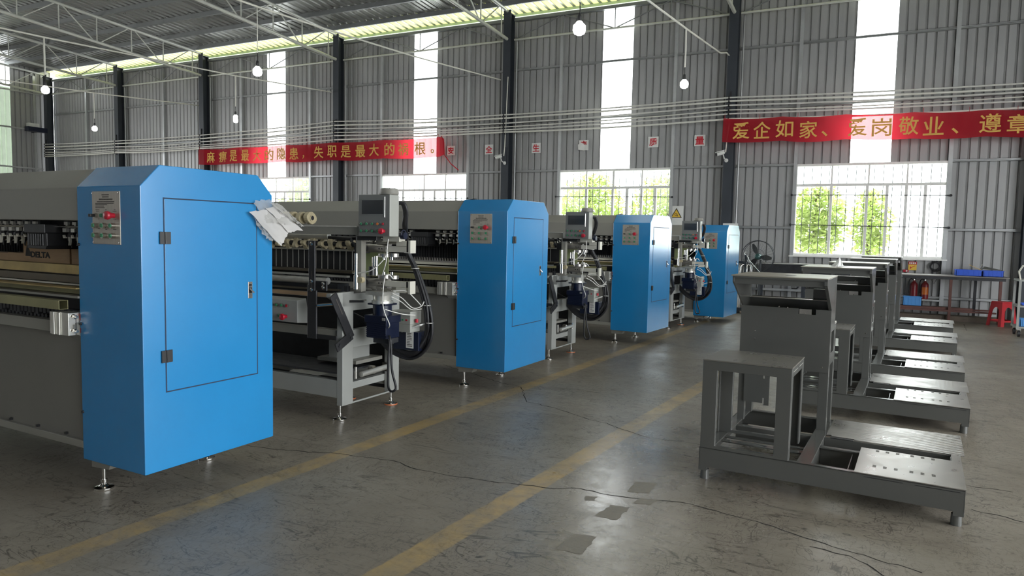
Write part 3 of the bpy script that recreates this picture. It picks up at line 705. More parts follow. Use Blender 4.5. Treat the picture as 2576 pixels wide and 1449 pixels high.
def make_machine(L=3.6):
    r = root('quilting_machine')
    d = CD
    prof = [(0, ZB), (0, ZE), (CH, ZTOP), (d-CH, ZTOP), (d, ZE), (d, ZB)]
    cab = MB().prism(prof, 'x', -CW, 0).build('cabinet', 'blue', r, .004)
    m = MB(); m.frame(.137, .808, .631, 1.748, .009, 'x', -.001, .0012); m.build('door_seam', 'seam', cab)
    door = MB().box(-.001, .0025, .1445, .8005, .6385, 1.7405).build('door', 'blue', r, .0015)
    for z in (1.52, .842):
        h = MB(); h.box(.0028, .010, .110, .142, z-.035, z+.035); h.box(.0028, .010, .146, .178, z-.035, z+.035); h.cyl((.010, .144, z-.035), (.010, .144, z+.035), .0065, 8)
        h = h.build('hinge', 'blackpl', door, .001)
    k = MB().box(.0026, .007, .728, .762, 1.135, 1.242).build('latch', 'chrome', door, .001)
    q = MB().box(.007, .009, .733, .757, 1.17, 1.205).cyl((.007, .745, 1.222), (.013, .745, 1.222), .008, 10).build('latch_insert', 'blackpl', door); MB().bar((.010, .738, 1.20), (.030, .756, 1.172), .012, .008).build('latch_lever', 'steel', door)
    pl = MB().box(-.432, -.175, -.004, .0005, 1.477, 1.777).build('control_plate', 'platef', r, .001)
    m = MB(); R = random.Random(3)
    for z, x0, x1, h in ((1.757,-.34,-.272,.006),(1.745,-.335,-.275,.006),(1.732,-.365,-.24,.007),(1.718,-.385,-.225,.005),(1.709,-.40,-.23,.004),(1.701,-.40,-.29,.004),(1.693,-.40,-.32,.004),(1.685,-.40,-.315,.004),(1.674,-.40,-.365,.003),(1.665,-.395,-.365,.003),(1.674,-.31,-.295,.003),(1.665,-.312,-.29,.003),(1.674,-.23,-.215,.003),(1.665,-.24,-.205,.003),(1.62,-.375,-.37,.006),(1.62,-.31,-.295,.004),(1.618,-.235,-.21,.003),(1.565,-.38,-.365,.004),(1.562,-.312,-.295,.004),(1.562,-.24,-.21,.003)):
        x = x0
        while x < x1:
            w = R.uniform(.003, .010); m.box(x, min(x+w, x1), -.0045, -.004, z-h/2, z+h/2); x += w+.0015
    m.build('engraved_print', 'ink', pl)
    for i, x in enumerate((-.392, -.312, -.232)):
        for j, z in enumerate((1.640, 1.583, 1.527)):
            if (i, j) == (0, 0):
                b = MB().lathe([(.0001, 0), (.0135, 0), (.0135, .016), (.0001, .016)], (0,0,0), 'y', 14); b.v = [(a, -h, c) for a, h, c in b.v]
                o = b.build('selector_switch', 'chrome', pl, 0, (x, -.004, z)); 
                MB().box(-.012, .012, -.042, -.016, -.008, .008).build('knob', 'blackpl', o, .002)
            elif (i, j) == (2, 0): estop(pl, x, -.004, z, 1.05)
            else: button(pl, x, -.004, z, 'green', .016, .024)
    for x in (-.423, -.184):
        for z in (1.487, 1.767): MB().lathe([(.0001, -.006), (.004, -.005), (.004, 0)], (x, -.004, z), 'y', 8).build('screw', 'chrome', pl)
    for z in (1.47, 1.0, .47): MB().lathe([(.0001, -.010), (.008, -.010), (.009, 0)], (-CW+.012, 0, z), 'y', 10).build('bolt', 'blackpl', r)
    # hood and end panel
    hp = [(.012, 1.61), (.012, 1.802), (.125, 1.921), (d-.125, 1.921), (d-.012, 1.802), (d-.012, 1.61)]
    MB().prism(hp, 'x', -L, -CW-.002).build('hood', 'hood', r, .004)
    MB().box(-CW-.06, -CW-.0, .30, .40, 1.921, 1.94).bar((-CW-.10, .35, 1.93), (-CW-.005, .35, 1.945), .05, .012).build('lifting_bracket', 'blackpl', r)
    MB().box(-L, -L+.12, .0, d, ZB, 1.612).build('end_panel', 'hood', r)
    MB().box(-L+.12, -CW, .60, d-.03, .92, 1.61).build('rear_beam', 'dark', r)
    MB().cyl((-L+.12, .105, 1.572), (-1.215, .105, 1.572), .006, 8).cyl((-.985, .105, 1.572), (-CW-.10, .105, 1.572), .006, 8).build('guide_rod', 'chrome', r)
    MB().box(-L+.12, -CW, .21, .33, 1.535, 1.611).build('head_carrier', 'black', r)
    # a row of sewing heads
    meshes = []
    hb = MB().box(-.019, .019, .115, .15, 1.538, 1.562).box(-.019, .019, .125, .15, 1.583, 1.602).box(-.010, .010, .130, .148, 1.56, 1.585).mesh('sewing_head'); hb.materials.append(M['alu'])
    hs = MB().box(.02, .045, .135, .16, 1.538, 1.562).box(.02, .045, .14, .16, 1.585, 1.602).box(-.016, .032, .15, .21, 1.50, 1.61).mesh('side_block'); hs.materials.append(M['dark'])
    hn = MB().lathe([(.0001, 1.53), (.02, 1.53), (.026, 1.51), (.022, 1.485), (.008, 1.47), (.004, 1.44), (.0001, 1.44)], (0, .16, 0), 'z', 10).mesh('needle_clamp'); hn.materials.append(M['blackpl'])
    hf = MB().prism([(.024, 1.508), (.034, 1.508), (.036, 1.48), (.028, 1.458), (.022, 1.455), (.028, 1.48)], 'y', .125, .14).prism([(-.026, 1.518), (-.018, 1.520), (-.014, 1.508), (.004, 1.508), (.004, 1.500), (-.02, 1.500)], 'y', .118, .132).mesh('presser_foot'); hf.materials.append(M['cream'])
    x = -.66
    while x > -L+.2:
        if not (-1.24 < x < -.98):
            h = put('sewing_head', hb, None, r, 0, (x, 0, 0))
            for nm, me in (('side_block', hs), ('needle_clamp', hn), ('presser_foot', hf)): put(nm, me, None, h)
        x -= .0885
    m = MB().box(-1.215, -.985, .03, .30, 1.53, 1.585).prism([(-1.21, 1.53), (-.99, 1.53), (-.99, 1.452), (-1.005, 1.43), (-1.21, 1.432)], 'y', .045, .28)
    for i in range(7): m.box(-1.19+.026*i, -1.178+.026*i, .038, .05, 1.45, 1.525)
    m.build('drive_box', 'blackpl', r, .003)
    # comb, plates and bars across the front
    m = MB(); x = -CW-.02
    while x > -L+.15: m.box(x-.003, x+.003, .50, .51, 1.30, 1.50); x -= .036
    m.box(-L+.12, -CW, .51, .54, 1.28, 1.52); o = m.build('needle_comb', 'dark', r); o['kind'] = 'stuff'
    MB().box(-L+.12, -CW, .235, .262, 1.468, 1.482).build('presser_rail', 'alu', r)
    m = MB().box(-L+.12, -CW, .19, .50, 1.255, 1.275); x = -CW-.02
    while x > -L+.15: m.prism([(x-.011, 1.275), (x+.011, 1.275), (x+.007, 1.30), (x-.007, 1.30)], 'y', .21, .25); m.box(x-.006, x+.006, .205, .255, 1.296, 1.305); x -= .034
    o = m.build('toothed_plate', 'steel', r); o['kind'] = 'stuff'
    MB().box(-L+.12, -CW, .10, .16, 1.236, 1.262).build('white_bar', 'cream', r); MB().box(-L+.12, -CW, .09, .12, 1.212, 1.222).build('white_bar', 'cream', r)
    MB().box(-L+.12, -CW, .06, .11, 1.165, 1.205).build('zinc_bar', 'olive', r, .002)
    MB().box(-L+.12, -CW, -.02, .06, 1.205, 1.212).build('zinc_plate', 'gold', r)
    MB().box(-L+.12, -CW, -.01, .06, 1.15, 1.163).build('under_bar', 'hood', r)
    t = MB(); x0, x1, y0, y1, z0, z1, w = -L+.12, -.665, -.075, -.020, 1.083, 1.138, .004
    t.box(x0, x1, y0, y0+w, z0, z1).box(x0, x1, y1-w, y1, z0, z1).box(x0, x1, y0+w, y1-w, z0, z0+w).box(x0, x1, y0+w, y1-w, z1-w, z1)
    t.build('square_tube', 'olive', r, .0015)
    MB().box(-L+.12, -CW, .05, .56, .93, 1.16).build('chain_case', 'black', r)
    m = MB(); x = -CW-.03; R = random.Random(5)
    while x > -L+.15:
        m.box(x-.014, x+.014, .02, .05, 1.03+R.uniform(-.01, .01), 1.075); m.cyl((x, .03, 1.015), (x, .05, 1.015), .013, 8); x -= .042
    o = m.build('chain_links', 'dark', r); o['kind'] = 'stuff'
    a = MB().prism([(-.79, .932), (-.765, .930), (-.755, .936), (-.73, .93), (-.70, .936), (-.685, .93), (-.60, .932), (-.60, 1.066), (-.685, 1.068), (-.70, 1.060), (-.73, 1.066), (-.755, 1.060), (-.79, 1.066)], 'y', -.06, .045)
    for x in (-.745, -.69): a.box(x-.012, x+.012, -.068, -.06, .931, 1.066)
    a = a.build('air_cylinder', 'alu', r, .002)
    for z in (1.043, .958): MB().cyl((-.60, -.03, z), (-.578, -.03, z), .013, 10).cyl((-.578, -.03, z), (-.56, -.03, z), .008, 8).cyl((-.60, -.03, z-.002), (-.604, -.03, z), .018, 10).build('air_fitting', 'chrome', a)
    MB().tube([(-.575, -.03, 1.05), (-.565, -.035, 1.0), (-.575, -.03, .965)], .0025, 6).build('air_hose', 'rubber', a)
    MB().box(-.59, -CW+.01, .0, .03, 1.02, 1.06).box(-.6, -CW+.01, .0, .03, .945, .975).build('hose_clips', 'red', r)
    MB().prism([(-.02, .935), (-.02, 1.003), (.05, 1.003), (.05, .92)], 'x', -L+.12, -CW).build('lower_rail', 'hood', r)
    MB().prism([(-.035, .995), (-.035, .955), (.06, .88), (.06, .995)], 'x', -.72, -CW).build('bracket', 'grey', r)
    MB().prism([(.05, .925), (.10, .92), (.07, .285), (.02, .285)], 'x', -L+.12, -CW).build('skirt_panel', 'skirt', r)
    MB().box(-L+.12, -CW, .0, .08, .245, .290).build('bottom_rail', 'hood', r, .003)
    m = MB(); x = -.78
    while x > -L+.2: m.box(x-.008, x+.008, .004, .03, .300, .314); x -= .31
    m.build('clips', 'blackpl', r)
    MB().box(-L+.12, -CW, d-.05, d-.03, ZB+.05, .95).build('back_panel', 'hood', r)
    MB().prism([(-CW-.0, ZB), (-CW+.19, ZB), (-CW+.17, .128), (-CW, .118)], 'y', .05, .14).build('foot_bracket', 'hood', r)
    MB().box(-CW+.02, -CW+.10, .10, .80, .140, ZB).build('foot_beam', 'hood', r)
    for x, y in ((-.54, .095), (-.50, .80), (-L+.2, .1), (-L+.2, .8), (-2.0, .8)): level_foot(r, x, y, .19)
    return r
M['skirt'] = pm('satin_grey_panel', (.195, .19, .172), .2, metal=.2, var=.04, scale=2, rvar=.04)
CABS = [(-3.58531,2.57221,-.0268,.0233), (-3.24529,6.30926,-.0341,.0295), (-2.90212,10.21778,-.0860,.0094), (-2.43679,13.7634,-.0889,-.0623)]
LABM = ['nearest quilting machine with large blue cabinet at left, a white bag hung on its door', 'quilting machine whose blue cabinet stands second from the left, its door facing the aisle',
        'quilting machine with blue cabinet third from the left, below the leafy window', 'farthest and smallest quilting machine with blue cabinet, next to the pedestal fan']
qm = make_machine()
def fix_feet(t, dz):
    for c in t.children:
        if c.name.startswith('levelling_foot'): c.location.z = -dz
qms = [qm]+[copy_tree(qm) for _ in range(3)]
for q, (x, y, a, dz), lab in zip(qms, CABS, LABM):
    q.location = (x, y, dz); q.rotation_euler = (0, 0, a); tag(q, lab, 'machine', 'blue quilting machines'); fix_feet(q, dz)
MB().box(-3.48, -CW, .084, .098, 1.282, 1.338).box(-3.48, -CW, .098, .15, 1.33, 1.338).build('gold_bar', 'gold', qm, .001)
MB().box(-3.48, -CW, .086, .10, 1.228, 1.272).build('bronze_bar', 'brown', qm, .001)
def at(k, x, y, z):
    X, Y, a, dz = CABS[k]; return (X+math.cos(a)*x-math.sin(a)*y, Y+math.sin(a)*x+math.cos(a)*y, z+dz)

# boxes resting on the first machine's bed
def carton(x0, x1, z1, y0, dep, label, tilt=0, logo=None):
    r = root('cardboard_box', at(0, (x0+x1)/2, y0, 1.276), CABS[0][2]+tilt, label, 'box', 'cardboard boxes on the nearest machine')
    w = (x1-x0)/2
    MB().box(-w, w, 0, dep, 0, z1-1.276).build('carton', 'card', r, .003)
    MB().box(-w+.002, w-.002, dep*.48, dep*.52, z1-1.276, z1-1.275).build('tape', 'cream', r)
    if logo:
        MB().prism([(-w+.03, .085), (-w+.115, .085), (-w+.05, .165)], 'y', -.0012, -.0002).build('logo_triangle', 'blackink', r)
        put_text('DELTA', .042, (-w+.215, -.001, .098), 'blackink', r, .03, width=.235)
    return r
carton(-1.775, -1.215, 1.487, .31, .12, 'cardboard box with dark triangle logo on nearest machine, behind black drive box', 0, True)
carton(-1.205, -.95, 1.46, .315, .11, 'plain cardboard box on nearest machine, beside the blue cabinet')
carton(-2.0, -1.785, 1.38, .32, .14, 'low cardboard box on nearest machine, left of the triangle-logo box')
carton(-2.42, -2.01, 1.375, .33, .12, 'low cardboard box on nearest machine at the picture\'s left edge')
# bag with papers hung on the door corner
r = root('plastic_bag', at(0, .0, .80, 1.78), CABS[0][2], 'crumpled clear plastic bag with white papers taped to nearest blue cabinet door', 'bag')
def sheet(pts, name, mat, amp=.012, n=7, seed=1):
    R = random.Random(seed); m = MB(); P = [Vector(p) for p in pts]; vs = []
    for j in range(n+1):
        for i in range(n+1):
            u, v = i/n, j/n
            c = (P[0]*(1-u)+P[1]*u)*(1-v)+(P[3]*(1-u)+P[2]*u)*v
            vs.append(c+Vector((R.uniform(0, 1), R.uniform(-.5, .5), R.uniform(-.5, .5)))*amp*.6)
    m.add(vs, [(j*(n+1)+i, j*(n+1)+i+1, (j+1)*(n+1)+i+1, (j+1)*(n+1)+i) for j in range(n) for i in range(n)], True)
    return m.build(name, mat, r)
sheet([(.012,-.04,-.02),(.02,.10,.0),(.10,.20,-.16),(.05,.04,-.16)], 'bag_top', 'film', .03, 9, 2)
sheet([(.05,.03,-.06),(.06,.12,-.05),(.10,.30,-.20),(.09,.19,-.22)], 'folded_paper', 'bag', .02, 7, 3)
sheet([(.03,-.08,-.09),(.045,.05,-.07),(.075,.20,-.22),(.06,.15,-.305)], 'loose_paper', 'bag', .02, 7, 4)
sheet([(.012,-.05,-.12),(.02,.03,-.18),(.06,.16,-.29),(.03,.05,-.26)], 'bag_bottom', 'film', .03, 9, 5)
sheet([(.06,.05,-.03),(.075,.13,-.03),(.115,.32,-.19),(.10,.22,-.14)], 'bag_side', 'film', .025, 9, 6)

# ------------------------------------------------------------------ roller machines with touch-screen boxes
def make_roller(L=3.4):
    r = root('roller_machine'); xe = -.39
    g = 'grey'
    m = MB()
    ef = MB()                        # end frame cut from plate
    ef.box(xe-.06, xe, 2.058, 2.193, .127, 1.085).box(xe-.06, xe, 2.694, 2.834, .127, .60).box(xe-.06, xe, 2.193, 2.834, .93, 1.075).box(xe-.06, xe, 2.193, 2.74, .61, .765).box(xe-.06, xe, 2.70, 2.834, .60, .93)
    ef.box(xe-.012, xe, 2.193, 2.694, .127, .142)
    ef.build('end_frame', g, r, .003)
    MB().prism([(1.916, 1.06), (1.99, 1.02), (2.06, .97), (2.20, .965), (2.20, 1.095), (1.92, 1.088)], 'x', xe-.05, xe).build('gusset_plate', g, r, .003)
    MB().box(xe-.11, xe-.06, 2.193, 2.70, .235, .295).build('lower_beam', g, r)
    MB().box(-L, xe-.06, 2.06, 2.12, .190, .340).build('front_beam', g, r, .003)
    MB().box(-L, xe-.06, 2.72, 2.78, .190, .340).build('rear_beam', g, r, .003)
    MB().box(-L, xe-.06, 2.06, 2.48, .395, .41).build('shelf', 'dark', r)
    MB().box(-L, xe-.06, 2.78, 2.80, .14, .95).build('rear_panel', 'dark', r)
    MB().box(-L, -L+.06, 2.06, 2.83, .127, 1.62).build('far_end_frame', g, r)
    MB().prism([(-1.1, .335), (-.75, .335), (-.62, .37), (-.8, .385), (-1.05, .36)], 'y', 2.15, 2.35).build('tray_liner', 'cream', r)
    MB().box(-L, xe-.06, 2.08, 2.16, .70, .765).build('middle_beam', 'hood', r)
    for x, y, p in ((xe-.05, 2.085, 'chrome'), (xe-.04, 2.765, 'orange'), (-.90, 2.95-.22, 'orange'), (-L+.03, 2.1, 'chrome'), (-L+.03, 2.75, 'chrome')): level_foot(r, x, y, .135, p, .06)
    # upper beams and rollers
    MB().box(-L, -.31, 2.15, 2.23, 1.572, 1.646).build('upper_beam', 'hood', r, .002)
    MB().box(-L, -.31, 2.142, 2.15, 1.638, 1.648).build('beam_trim', 'alu', r)
    MB().box(-.325, -.27, 2.15, 2.21, 1.10, 1.572).build('beam_post', 'hood', r)
    MB().cyl((-.305, 2.13, 1.12), (-.305, 2.13, 1.42), .014, 12).cyl((-.305, 2.13, 1.12), (-.305, 2.13, 1.24), .021, 12).build('post_rod', 'chrome', r)
    MB().cyl((-L, 2.32, 1.553), (-.78, 2.32, 1.553), .028, 14).build('steel_roller', 'alu', r)
    MB().cyl((-.78, 2.32, 1.545), (-.46, 2.32, 1.545), .018, 10).cyl((-.66, 2.30, 1.54), (-.5, 2.30, 1.53), .022, 10).build('black_hose', 'rubber', r)
    MB().cyl((-L, 2.32, 1.49), (-.5, 2.32, 1.49), .022, 10).build('cam_shaft', 'dark', r)
    cam = MB().prism([(.042*math.cos(a)*(1.0+.28*math.sin(3*a)), .042*math.sin(a)*(1.0+.28*math.sin(3*a))) for a in [i*PI/9 for i in range(18)]], 'x', -.02, .02).mesh('cam'); cam.materials.append(M['beige'])
    x = -.53; i = 0
    while x > -L+.1: put('cam', cam, None, r, 0, (x, 2.315, 1.488), (i*.9, 0, 0)); x -= .105; i += 1
    dr = MB().box(-.003, .003, 2.44, 2.446, 1.25, 1.425).mesh('divider_rod'); dr.materials.append(M['alu']); x = -.62
    while x > -L+.1: put('divider_rod', dr, None, r, 0, (x, 0, 0)); x -= .0725
    MB().box(-L, -.5, 2.46, 2.50, 1.20, 1.47).build('black_screen', 'black', r)
    MB().box(-L, -.5, 2.40, 2.45, 1.425, 1.44).build('upper_rail', 'alu', r)
    MB().box(-L, -.5, 2.30, 2.45, 1.235, 1.255).build('comb_base', 'brown', r)
    MB().box(-L, -.47, 2.2, 2.24, 1.205, 1.222).build('pale_bar', 'alu', r)
    MB().cyl((-L, 2.22, 1.165), (-.7, 2.22, 1.165), .032, 14).build('lower_roller', 'alu', r)
    MB().box(-L, -.62, 2.25, 2.40, 1.06, 1.14).build('dark_bed', 'dark', r)
    MB().box(-L, -.55, 2.18, 2.22, 1.085, 1.10).build('brown_bar', 'brown', r); MB().box(-L, -.6, 2.16, 2.20, 1.03, 1.062).build('tan_board', 'card', r)
    MB().box(-.52, -.24, 2.47, 2.476, 1.225, 1.43).build('green_acrylic', 'palegreen', r)
    MB().lathe([(.0001, -.02), (.026, -.02), (.026, .02), (.0001, .02)], (-.26, 2.14, 1.20), 'y', 14).build('beige_wheel', 'beige', r)
    # touch screen box
    b = MB().box(-.254, .07, 2.095, 2.215, 1.566, 1.905).build('control_box', 'box', r, .006)
    MB().box(-.250, .066, 2.0925, 2.095, 1.57, 1.901).build('face_plate', 'boxface', b)
    MB().box(-.222, .018, 2.088, 2.0925, 1.737, 1.867).build('screen_bezel', 'boxface', b, .001)
    MB().box(-.213, .006, 2.0868, 2.0885, 1.745, 1.859).build('screen', 'screen', b)
    MB().cyl((.022, 2.09, 1.72), (.022, 2.09, 1.885), .004, 8).build('stylus_rail', 'chrome', b)
    for i, x in enumerate((-.214, -.157, -.10, -.044, .012)):
        button(b, x, 2.0925, 1.667, ('green', 'green', 'green', 'amber', 'red')[i], .0135, .014)
        if i < 4: button(b, x, 2.0925, 1.610, 'green', .0135, .014)
        else: estop(b, x, 2.0925, 1.609, 1.05)
    MB().lathe([(.0001, 0), (.075, 0), (.078, .012), (.072, .045), (.06, .05), (.0001, .05)], (.02, 2.15, 1.905), 'z', 20).build('beacon_base', 'hood', b)
    MB().box(-.06, .0, 2.12, 2.18, 1.905, 1.915).build('top_plate', 'cream', b)
    # conduit from the box down into the cable bundle
    m = MB()
    for k in range(6):
        o = (.012*math.cos(k*1.05), .012*math.sin(k*1.05)); e = .006*k
        m.tube(crv([(.05+o[0], 2.24+o[1], 1.84), (.085+o[0], 2.25, 1.835), (.095+o[0], 2.27, 1.77), (.05+o[0], 2.32+o[1], 1.66), (-.03+o[0], 2.44, 1.60), (-.06+o[0], 2.51+o[1], 1.44), (.0+o[0]*1.5, 2.54+o[1], 1.295), (.07+o[0]*1.8, 2.55+o[1]*2, 1.12), (.118+o[0]*2, 2.55+o[1]*2, .98),
                (.150+o[0]*2-e*.5, 2.55+o[1]*2, .84), (.146+o[0]*2-e, 2.55, .70+e), (.095+o[0]-e, 2.55+o[1]*2, .585+e*1.3), (.0, 2.55+o[1]*2, .51+e*1.8), (-.12, 2.54+o[1], .50+e*2.2), (-.27, 2.52, .56+e*2.4), (-.42, 2.50, .70+e*2.4), (-.62, 2.47, .86)], 4), .0135, 8)
    m.build('cable_bundle', 'rubber', r)
    for p in ((-.055, 2.51, 1.43), (.0, 2.54, 1.295), (.118, 2.55, .98), (.150, 2.55, .83)):
        MB().torus(p, .034, .0035, 'z', 14, 5).build('cable_tie', 'wire', r)
    # two clamp heads
    def clamp(zc, sgn):
        c = MB().cyl((-.36, 2.22, zc), (-.10, 2.20, zc+.004), .036, 16).box(-.39, -.33, 2.20, 2.24, zc-.033, zc+.033).build('clamp_body', 'steel', r)
        MB().cyl((-.335, 2.182, zc), (-.335, 2.15, zc), .026, 14).build('clamp_knob', 'blackpl', c)
        MB().box(-.115, .10, 2.165, 2.215, zc-.024, zc+.024).build('clamp_arm', 'cream', c, .002)
        MB().box(.0, .10, 2.16, 2.21, zc+.026*sgn, zc+.070*sgn).build('arm_block', 'cream', c, .002)
        MB().box(.10, .135, 2.17, 2.22, zc-.024, zc+.070*sgn if sgn > 0 else zc+.024).build('switch', 'blackpl', c)
        MB().box(.128, .150, 2.155, 2.23, min(zc-.03, zc+.075*sgn), max(zc+.03, zc+.075*sgn)).build('end_plate', 'cream', c, .001)
        MB().cyl((-.16, 2.18, zc+.05*sgn), (.0, 2.18, zc+.052*sgn), .012, 10).cyl((-.40, 2.19, zc+.052*sgn), (-.27, 2.19, zc+.054*sgn), .010, 10).build('guide_pin', 'chrome', c)
        MB().box(-.24, -.12, 2.20, 2.26, zc+.03*sgn, zc+.085*sgn).build('slide_block', 'steel', c, .002)
        MB().box(-.47, -.385, 2.19, 2.30, zc-.045, zc+.045).build('valve_block', 'black', c, .003)
        for x in (-.185, -.155): MB().cyl((x, 2.172, zc), (x, 2.168, zc), .007, 8).build('bolt_hole', 'black', c)
        MB().lathe([(.0001, -.018), (.062, -.018), (.062, .012), (.0001, .012)], (-.19, 2.26, zc-.055*sgn), 'z', 18).lathe([(.0001, -.018), (.045, -.018), (.045, .012), (.0001, .012)], (-.11, 2.27, zc-.052*sgn), 'z', 16).build('flange', 'steel', c)
        for x, y in ((-.17, 2.22), (-.10, 2.235)): MB().lathe([(.0001, -.012), (.014, -.012), (.014, .012), (.0001, .012)], (x, y, zc-.082*sgn), 'z', 6).build('nut', 'chrome', c)
        c.location = (.015, .09, 0)
    clamp(1.462, 1); clamp(1.172, -1)
    MB().box(-.10, .07, 2.22, 2.30, 1.525, 1.566).build('mount_block', 'cream', r, .002)
    MB().box(-.31, -.10, 2.14, 2.19, 1.53, 1.565).build('hose_block', 'blackpl', r, .003)
    MB().cyl((-.20, 2.26, 1.235), (-.20, 2.26, 1.40), .015, 12).cyl((-.235, 2.28, 1.26), (-.235, 2.28, 1.39), .022, 10).build('spindle', 'chrome', r)
    MB().cyl((-.235, 2.25, 1.235), (-.235, 2.25, 1.31), .030, 12).build('spindle_sleeve', 'blackpl', r)
    # gearbox and motor
    MB().box(-.24, -.05, 2.17, 2.33, 1.075, 1.105).lathe([(.0001, 1.08), (.085, 1.08), (.075, 1.03), (.09, 1.025), (.09, 1.0), (.0001, 1.0)], (-.14, 2.27, 0), 'z', 20).build('gearbox_flange', 'alu', r)
    mo = MB().box(-.235, -.045, 2.19, 2.35, .990, 1.005).lathe([(.0001, .99), (.080, .99), (.080, .90), (.0001, .90)], (-.14, 2.27, 0), 'z', 20).box(-.25, -.02, 2.17, 2.37, .845, .905).build('motor_gearbox', 'navy', r, .004)
    mm = MB().box(-.235, -.03, 2.18, 2.36, .715, .845)
    for i in range(7): mm.box(-.238, -.027, 2.177, 2.183, .725+.017*i, .733+.017*i)
    mm.build('motor', 'navy', r, .004)
    MB().box(-.06, -.03, 2.165, 2.172, .87, .893).build('motor_nameplate', 'alu', r)
    MB().box(-.18, -.02, 2.2, 2.34, .672, .715).build('motor_cap', 'dark', r, .004)
    MB().tube(crv([(-.01, 2.2, .74), (.02, 2.17, .72), (.015, 2.16, .58), (.02, 2.15, .36), (.05, 2.14, .30), (.09, 2.14, .305), (.10, 2.15, .34), (.05, 2.16, .48), (.01, 2.2, .70)]), .010, 8).build('motor_cable', 'rubber', r)
    MB().bar((.0, 2.2, .70), (-.1, 2.3, .69), .03, .025).build('cable_gland', 'dark', r)
    # chrome rail, black plates
    MB().bar((-.42, 2.17, 1.015), (-.24, 2.17, 1.03), .03, .012).build('support_rail', 'chrome', r); MB().box(-.435, -.405, 2.13, 2.17, 1.0, 1.14).bar((-.42, 2.15, 1.01), (-.25, 2.16, 1.02), .02, .02).build('support_bracket', 'black', r)
    def slot_arm(p, q, w, t, name):
        p, q = Vector(p), Vector(q); a = MB().bar(p, q, t, w, (1, 0, 0) if abs((q-p).normalized().z) > .5 else (0, 0, 1)); return a.build(name, 'black', r, .003)
    MB().box(-.612, -.545, 1.895, 1.91, 1.105, 1.52).build('slotted_arm', 'black', r, .004)
    MB().box(-.645, -.545, 1.912, 1.93, .705, 1.155).build('slotted_arm', 'black', r, .004)
    MB().box(-.55, -.43, 1.91, 1.925, 1.11, 1.19).build('arm_bracket', 'black', r, .003)
    m = MB(); 
    for x, z in ((-.577, 1.493), (-.577, 1.185), (-.577, 1.115), (-.45, 1.17), (-.45, 1.14)): m.lathe([(.0001, -.012), (.008, -.012), (.016, -.006), (.016, 0)], (x, 1.895, z), 'y', 12)
    m.build('arm_bolts', 'chrome', r)
    MB().box(-.584, -.572, 1.8945, 1.8955, 1.21, 1.27).box(-.584, -.572, 1.8945, 1.8955, 1.13, 1.17).build('arm_slots', 'ink', r)
    MB().box(-.64, -.33, 1.915, 1.93, .71, .745).build('arm_foot', 'black', r)
    MB().cyl((-.54, 1.92, .985), (-.40, 1.99, 1.0), .013, 10).build('tie_bar', 'chrome', r)
    a = MB().bar((-.372, 1.925, 1.08), (-.372, 2.145, .70), .012, .085, (0, .86, .5)).build('diagonal_arm', 'black', r, .003)
    MB().bar((-.368, 1.96, .635), (-.368, 2.15, .725), .012, .075).build('diagonal_foot', 'black', r, .003)
    MB().bar((-.3655, 1.955, 1.045), (-.3655, 2.03, .915), .002, .012, (0, .86, .5)).build('arm_slot', 'ink', r)
    m = MB()
    for y, z in ((2.115, .735), (2.13, .705), (1.99, .65), (2.0, .665)): m.cyl((-.362, y, z), (-.355, y, z), .010, 8)
    m.build('arm_bolts', 'dark', r)
    # small push-button panel
    pnl = MB().prism([(1.955, .815), (1.955, 1.005), (2.06, 1.02), (2.10, .80)], 'x', -1.20, -.80).build('push_button_panel', 'grey', r, .004)
    for x in (-1.09, -1.03, -.97, -.91): button(pnl, x, 1.953, .957, 'green' if x < -.92 else 'red', .016, .016)
    button(pnl, -1.0, 1.953, .865, 'green', .016, .016); estop(pnl, -.93, 1.953, .862, 1.2)
    # grey-white relay box on a bracket
    wbx = MB().box(-.19, .026, 2.44, 2.60, .815, .925).box(-.10, .026, 2.44, 2.58, .745, .815).build('relay_box', 'box', r, .004)
    MB().box(-.06, -.045, 2.436, 2.44, .845, .858).build('green_lamp', 'green', wbx); MB().box(-.02, -.005, 2.436, 2.44, .845, .858).build('red_lamp', 'red', wbx)
    MB().bar((-.08, 2.50, .745), (.10, 2.52, .815), .10, .012).build('box_shelf', 'white', r)
    MB().box(-.20, .07, 2.50, 2.62, .58, .745).build('oil_tank', 'navy', r, .004)
    lb = MB().box(-.06, .018, 2.497, 2.50, .60, .752).build('data_label', 'white', r)
    m = MB(); R = random.Random(2)
    for i in range(9): m.box(-.05, R.uniform(-.02, .008), 2.4962, 2.497, .615+.014*i, .620+.014*i)
    m.build('label_print', 'ink', lb)
    MB().cyl((.05, 2.5, .83), (.05, 2.5, .86), .014, 10).build('red_cap', 'red', r)
    # white air hoses
    for pts in ([(.02, 2.14, 1.545), (.04, 2.10, 1.46), (.03, 2.10, 1.36), (-.04, 2.14, 1.25)], [(-.03, 2.2, 1.44), (-.06, 2.16, 1.36), (-.16, 2.13, 1.28), (-.34, 2.13, 1.25)],
                [(.06, 2.16, 1.22), (.03, 2.13, 1.26), (.0, 2.12, 1.22), (-.01, 2.11, 1.05), (.01, 2.11, .95), (.03, 2.15, .85), (-.02, 2.2, .81)],
                [(.03, 2.2, 1.12), (.12, 2.25, 1.12), (.17, 2.3, 1.06), (.2, 2.35, 1.0)], [(.02, 2.2, 1.10), (.08, 2.25, 1.06), (.15, 2.3, .98), (.20, 2.35, .99), (.21, 2.38, 1.03)], [(.01, 2.2, 1.07), (.07, 2.25, 1.03), (.14, 2.3, .965), (.2, 2.36, .97)],
                [(.0, 2.13, .97), (.05, 2.3, .92), (.07, 2.45, .90)]):
        MB().tube(crv(pts), .0045, 6).build('air_hose', 'wire', r)
